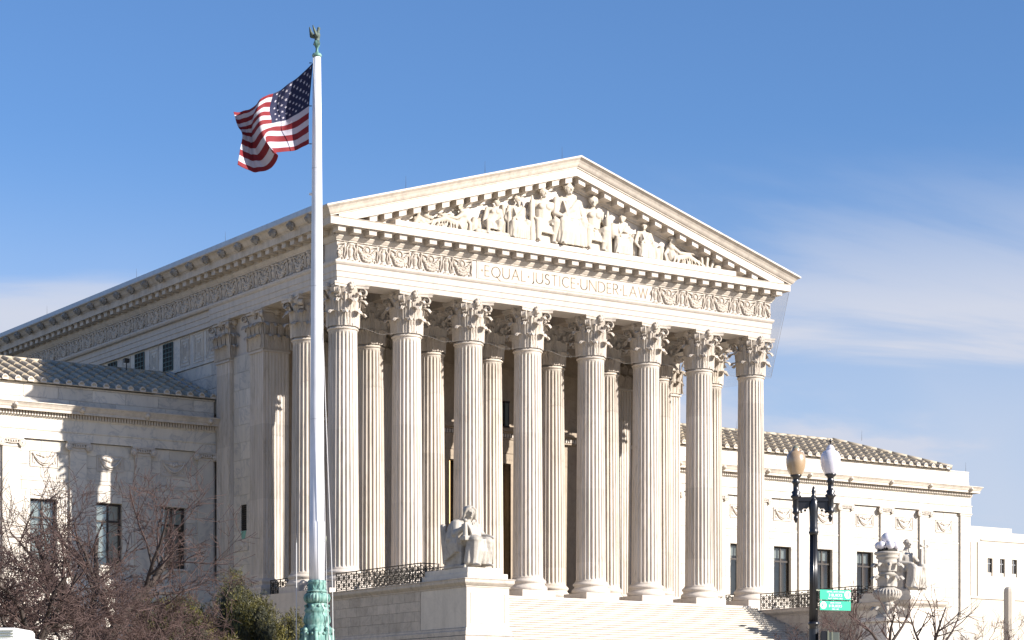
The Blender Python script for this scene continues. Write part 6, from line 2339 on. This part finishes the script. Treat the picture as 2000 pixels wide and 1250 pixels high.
# ------------------------------------------------------------------ white truck at the lower left
TD = 30.0
tq = aim(67, 1247, TD)
trk = thing('parked_truck', 'white box truck roof with an air conditioner, at the lower left corner', 'truck', (tq.x, tq.y, -9.0), rot=(0, 0, atan2(RGT.y, RGT.x) - 0.06))
zt = tq.z + 9.0
m = MB(); m.box(-5.6, 0, 0, 2.2, 0.75, zt, bev=0.04); m.build('cargo_box', M['truck'], trk)
m = MB(); m.box(-7.3, -5.65, 0.1, 2.1, 0.45, 2.3, bev=0.15); m.build('cab', M['truck'], trk)
m = MB(); m.box(-7.32, -6.9, 0.25, 1.95, 1.5, 2.1); m.build('windscreen', M['darkroom'], trk)
m = MB(); m.box(-7.0, -0.1, 0.3, 1.9, 0.5, 0.74); m.build('chassis', M['iron'], trk)
m = MB(); m.box(-1.45, -0.345, 0.35, 1.3, zt + 0.002, zt + 0.165, bev=0.04); m.build('air_conditioner', M['truck'], trk)
m = MB()
for k in range(3):
    m.box(-1.40, -0.39, 0.33, 0.349, zt + 0.035 + k * 0.04, zt + 0.05 + k * 0.04)
m.build('grille', M['galv'], trk)
wm = MB()
wm.lathe([(0.40, -0.12), (0.42, -0.1), (0.42, 0.1), (0.40, 0.12)], 20)
wm.lathe([(0.24, 0.13), (0.01, 0.15)], 16, mat=1)
wmesh = wm.mesh('wheel', [M['rubber'], M['chrome']])
for x in (-6.4, -1.4):
    for y in (0.12, 2.08):
        link('wheel', wmesh, trk, (x, y, 0.42), rot=(pi / 2 if y < 1 else -pi / 2, 0, 0))


# ------------------------------------------------------------------ trees
def tubes_mesh(name, segs, mat, nside=3):
    """segs: (p, q, rp, rq) straight bits, gathered into one mesh"""
    vs = []; fs = []
    for (a, b_, ra, rb) in segs:
        d = b_ - a
        if d.length < 1e-5:
            continue
        d.normalize()
        u = d.orthogonal().normalized(); w = d.cross(u)
        b0 = len(vs)
        for c, r_ in ((a, ra), (b_, rb)):
            for k in range(nside):
                t = 2 * pi * k / nside
                vs.append(c + u * (cos(t) * r_) + w * (sin(t) * r_))
        for k in range(nside):
            k2 = (k + 1) % nside
            fs.append((b0 + k, b0 + k2, b0 + nside + k2, b0 + nside + k))
    me = bpy.data.meshes.new(name)
    me.from_pydata([tuple(v) for v in vs], [], fs)
    me.materials.append(mat)
    me.polygons.foreach_set('use_smooth', [True] * len(fs))
    me.update()
    return me


def grow_tree(rnd, height, r0, levels, spread, upbias, nkids=(3, 5), wiggle=0.25, twig_len=0.4, thick_cut=0.03, first=0.25, dense=1.0):
    big = []; small = []
    def branch(p, d, L, r_, lv):
        n = max(3, int(L / (0.28 if lv > 1 else 0.45)))
        pts = [p]; rs = [r_]
        dd = d.copy()
        for i in range(n):
            dd = (dd + Vector((rnd.gauss(0, wiggle), rnd.gauss(0, wiggle), rnd.gauss(0, wiggle))) * 0.5 + Vector((0, 0, upbias)) * 0.12).normalized()
            pts.append(pts[-1] + dd * (L / n)); rs.append(r_ * (1 - 0.62 * (i + 1) / n))
        for a, b_, ra, rb in zip(pts, pts[1:], rs, rs[1:]):
            (big if ra > thick_cut else small).append((a, b_, max(ra, 0.0075), max(rb, 0.0065)))
        if lv >= levels:
            return
        kids = int(rnd.randint(*nkids) * (dense if lv >= 1 else 1))
        for k in range(kids):
            t = rnd.uniform(first if lv == 0 else 0.15, 1.0)
            i = min(n - 1, int(t * n))
            f = t * n - i
            q = pts[i].lerp(pts[i + 1], max(0, min(1, f)))
            base = (pts[i + 1] - pts[i]).normalized()
            side = Vector((rnd.gauss(0, 1), rnd.gauss(0, 1), rnd.gauss(0, 0.6)))
            side = (side - base * side.dot(base))
            if side.length < 1e-3:
                continue
            side.normalize()
            ang = rnd.uniform(0.5, 1.0) * spread
            nd = (base * cos(ang) + side * sin(ang)).normalized()
            branch(q, nd, L * rnd.uniform(0.42, 0.72), max(0.004, rs[i] * rnd.uniform(0.45, 0.7)), lv + 1)
    return branch, big, small


def bare_tree(label, foot, height, r0, seed, levels=4, spread=1.1, upbias=0.3, lean=(0, 0), group=None, stems=3, nkids=(5, 8), wiggle=0.25, dense=1.0, mat='twig', split=0.35):
    rnd = random.Random(seed)
    t = thing('bare_tree', label, 'tree', foot, group=group)
    branch, big, small = grow_tree(rnd, height, r0, levels, spread, upbias, nkids, wiggle, dense=dense, thick_cut=0.035)
    fork = Vector((lean[0] * 0.3, lean[1] * 0.3, height * split))
    big.append((Vector((0, 0, -0.2)), fork * 0.5, r0 * 1.15, r0)); big.append((fork * 0.5, fork, r0, r0 * 0.9))
    for s in range(stems):
        a = 2 * pi * s / stems + rnd.uniform(-0.4, 0.4)
        d = Vector((cos(a) * 0.75 + lean[0] * 0.2, sin(a) * 0.75 + lean[1] * 0.2, 0.95)).normalized()
        branch(fork.copy(), d, height * (1 - split) * rnd.uniform(0.85, 1.15), r0 * 0.75, 0)
    link('trunk', tubes_mesh('trunk', big, M['bark'], 7), t)
    tw = link('crown', tubes_mesh('crown', small, M[mat], 3), t)
    return t


def foot_at(u, depth, zf):
    q = aim(u, 1200, depth)
    return (q.x, q.y, zf)


LG = 'leafless crab-apple trees on the left lawn'
bare_tree('leafless spreading tree with dense reddish twigs at the far left edge', foot_at(-30, 56, -5.8), 3.4, 0.13, 101, stems=5, nkids=(4, 5), split=0.16, wiggle=0.32)
bare_tree('leafless spreading tree with a thick leaning limb before the shaded windows', foot_at(175, 60, -5.8), 3.9, 0.19, 207, stems=5, nkids=(4, 5), lean=(0.4, 0), split=0.16, wiggle=0.28)
bare_tree('leafless tree with low twiggy branches between the limbed tree and the evergreen', foot_at(290, 62, -5.8), 2.6, 0.12, 309, stems=4, nkids=(4, 5), upbias=0.1, split=0.16, wiggle=0.35)
bare_tree('small leafless tree close to the corner behind the white truck', foot_at(70, 50, -5.8), 2.5, 0.10, 411, stems=5, nkids=(4, 5), upbias=0.1, split=0.16, wiggle=0.35)
bare_tree('low tangled leafless thicket at the bottom between the two larger trees', foot_at(110, 54, -5.8), 2.0, 0.07, 613, stems=6, nkids=(4, 6), upbias=0.2, split=0.12, wiggle=0.4)
bare_tree('low leafless thicket in front of the evergreen shrubs', foot_at(330, 60, -5.8), 1.5, 0.05, 717, stems=4, nkids=(4, 5), upbias=0.1, split=0.12, wiggle=0.4)

bare_tree('small leafless tree at the foot of the stair, left of the lamp post', foot_at(1562, 84, -5.5), 2.0, 0.05, 611, stems=4, nkids=(4, 5), spread=1.0, levels=3, wiggle=0.35)
bare_tree('leafless tree just right of the lamp post with stubby pruned limbs', foot_at(1655, 82, -5.5), 2.4, 0.07, 713, stems=4, nkids=(4, 5), spread=1.0, levels=3, wiggle=0.35)
bare_tree('thick-limbed leafless tree in front of the candelabrum', foot_at(1735, 72, -5.5), 2.7, 0.09, 815, stems=3, nkids=(4, 5), levels=2, spread=0.9, split=0.3, wiggle=0.3)
bare_tree('leafless tree with long bare limbs right of the candelabrum', foot_at(1822, 74, -5.5), 2.6, 0.08, 917, stems=3, nkids=(4, 5), levels=2, spread=1.1, split=0.3, wiggle=0.3)
bare_tree('leafless tree at the far right before the office block', foot_at(1945, 100, -5.9), 3.6, 0.08, 1019, stems=4, nkids=(4, 5), levels=3, wiggle=0.3)


def evergreen(label, foot, W, H, seed, n):
    rnd = random.Random(seed)
    t = thing('evergreen_shrub', label, 'shrub', foot)
    vs = []; fs = []
    lobes = []
    for k in range(26):
        a = rnd.uniform(0, 2 * pi); rr = sqrt(rnd.random()) * W
        x, y = rr * cos(a), rr * sin(a) * 0.7
        hh_ = H * (1 - 0.55 * (rr / W) ** 2) * rnd.uniform(0.75, 1.05)
        lobes.append((Vector((x, y, hh_ * 0.62)), Vector((W * rnd.uniform(.2, .33), W * rnd.uniform(.2, .33), hh_ * 0.40))))
    for k in range(n):
        c, e_ = lobes[rnd.randrange(len(lobes))]
        d = Vector((rnd.gauss(0, 1), rnd.gauss(0, 1), rnd.gauss(0, 1))).normalized()
        q = rnd.uniform(0.55, 1.0)
        p_ = c + Vector((d.x * e_.x, d.y * e_.y, d.z * e_.z)) * q
        # a sprig: several narrow blades off a rising spine
        ax = (d * 0.6 + Vector((0, 0, 0.8)) + Vector((rnd.gauss(0, .3), rnd.gauss(0, .3), 0))).normalized()
        L = rnd.uniform(0.07, 0.17) * (1.6 if rnd.random() < 0.06 else 1)
        s = ax.orthogonal().normalized(); s.rotate(Matrix.Rotation(rnd.uniform(0, 6.28), 3, ax))
        for b_ in range(4):
            t0 = b_ / 4
            o = p_ + ax * L * t0
            sd = s if b_ % 2 else -s
            tip = o + (sd * 0.55 + ax * 0.7) * L * 0.55
            w_ = ax.cross(sd).normalized() * L * 0.10
            i = len(vs)
            vs += [o - w_, o + w_, tip]
            fs.append((i, i + 1, i + 2))
            s.rotate(Matrix.Rotation(1.9, 3, ax))
    me = bpy.data.meshes.new('crown'); me.from_pydata([tuple(v) for v in vs], [], fs); me.materials.append(M['leaf']); me.update()
    link('crown', me, t)
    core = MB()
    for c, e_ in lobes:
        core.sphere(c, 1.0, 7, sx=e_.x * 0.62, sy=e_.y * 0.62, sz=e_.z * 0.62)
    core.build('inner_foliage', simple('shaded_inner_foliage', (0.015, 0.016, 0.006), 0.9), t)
    tr = MB()
    for k in range(4):
        a = k * 1.6
        tr.tube([(0.1 * cos(a), 0.1 * sin(a), -0.2), (0.3 * cos(a), 0.3 * sin(a), H * 0.3), (0.6 * cos(a), 0.5 * sin(a), H * 0.55)], [0.09, 0.07, 0.03], 6)
    tr.build('trunk', M['bark'], t)
    return t


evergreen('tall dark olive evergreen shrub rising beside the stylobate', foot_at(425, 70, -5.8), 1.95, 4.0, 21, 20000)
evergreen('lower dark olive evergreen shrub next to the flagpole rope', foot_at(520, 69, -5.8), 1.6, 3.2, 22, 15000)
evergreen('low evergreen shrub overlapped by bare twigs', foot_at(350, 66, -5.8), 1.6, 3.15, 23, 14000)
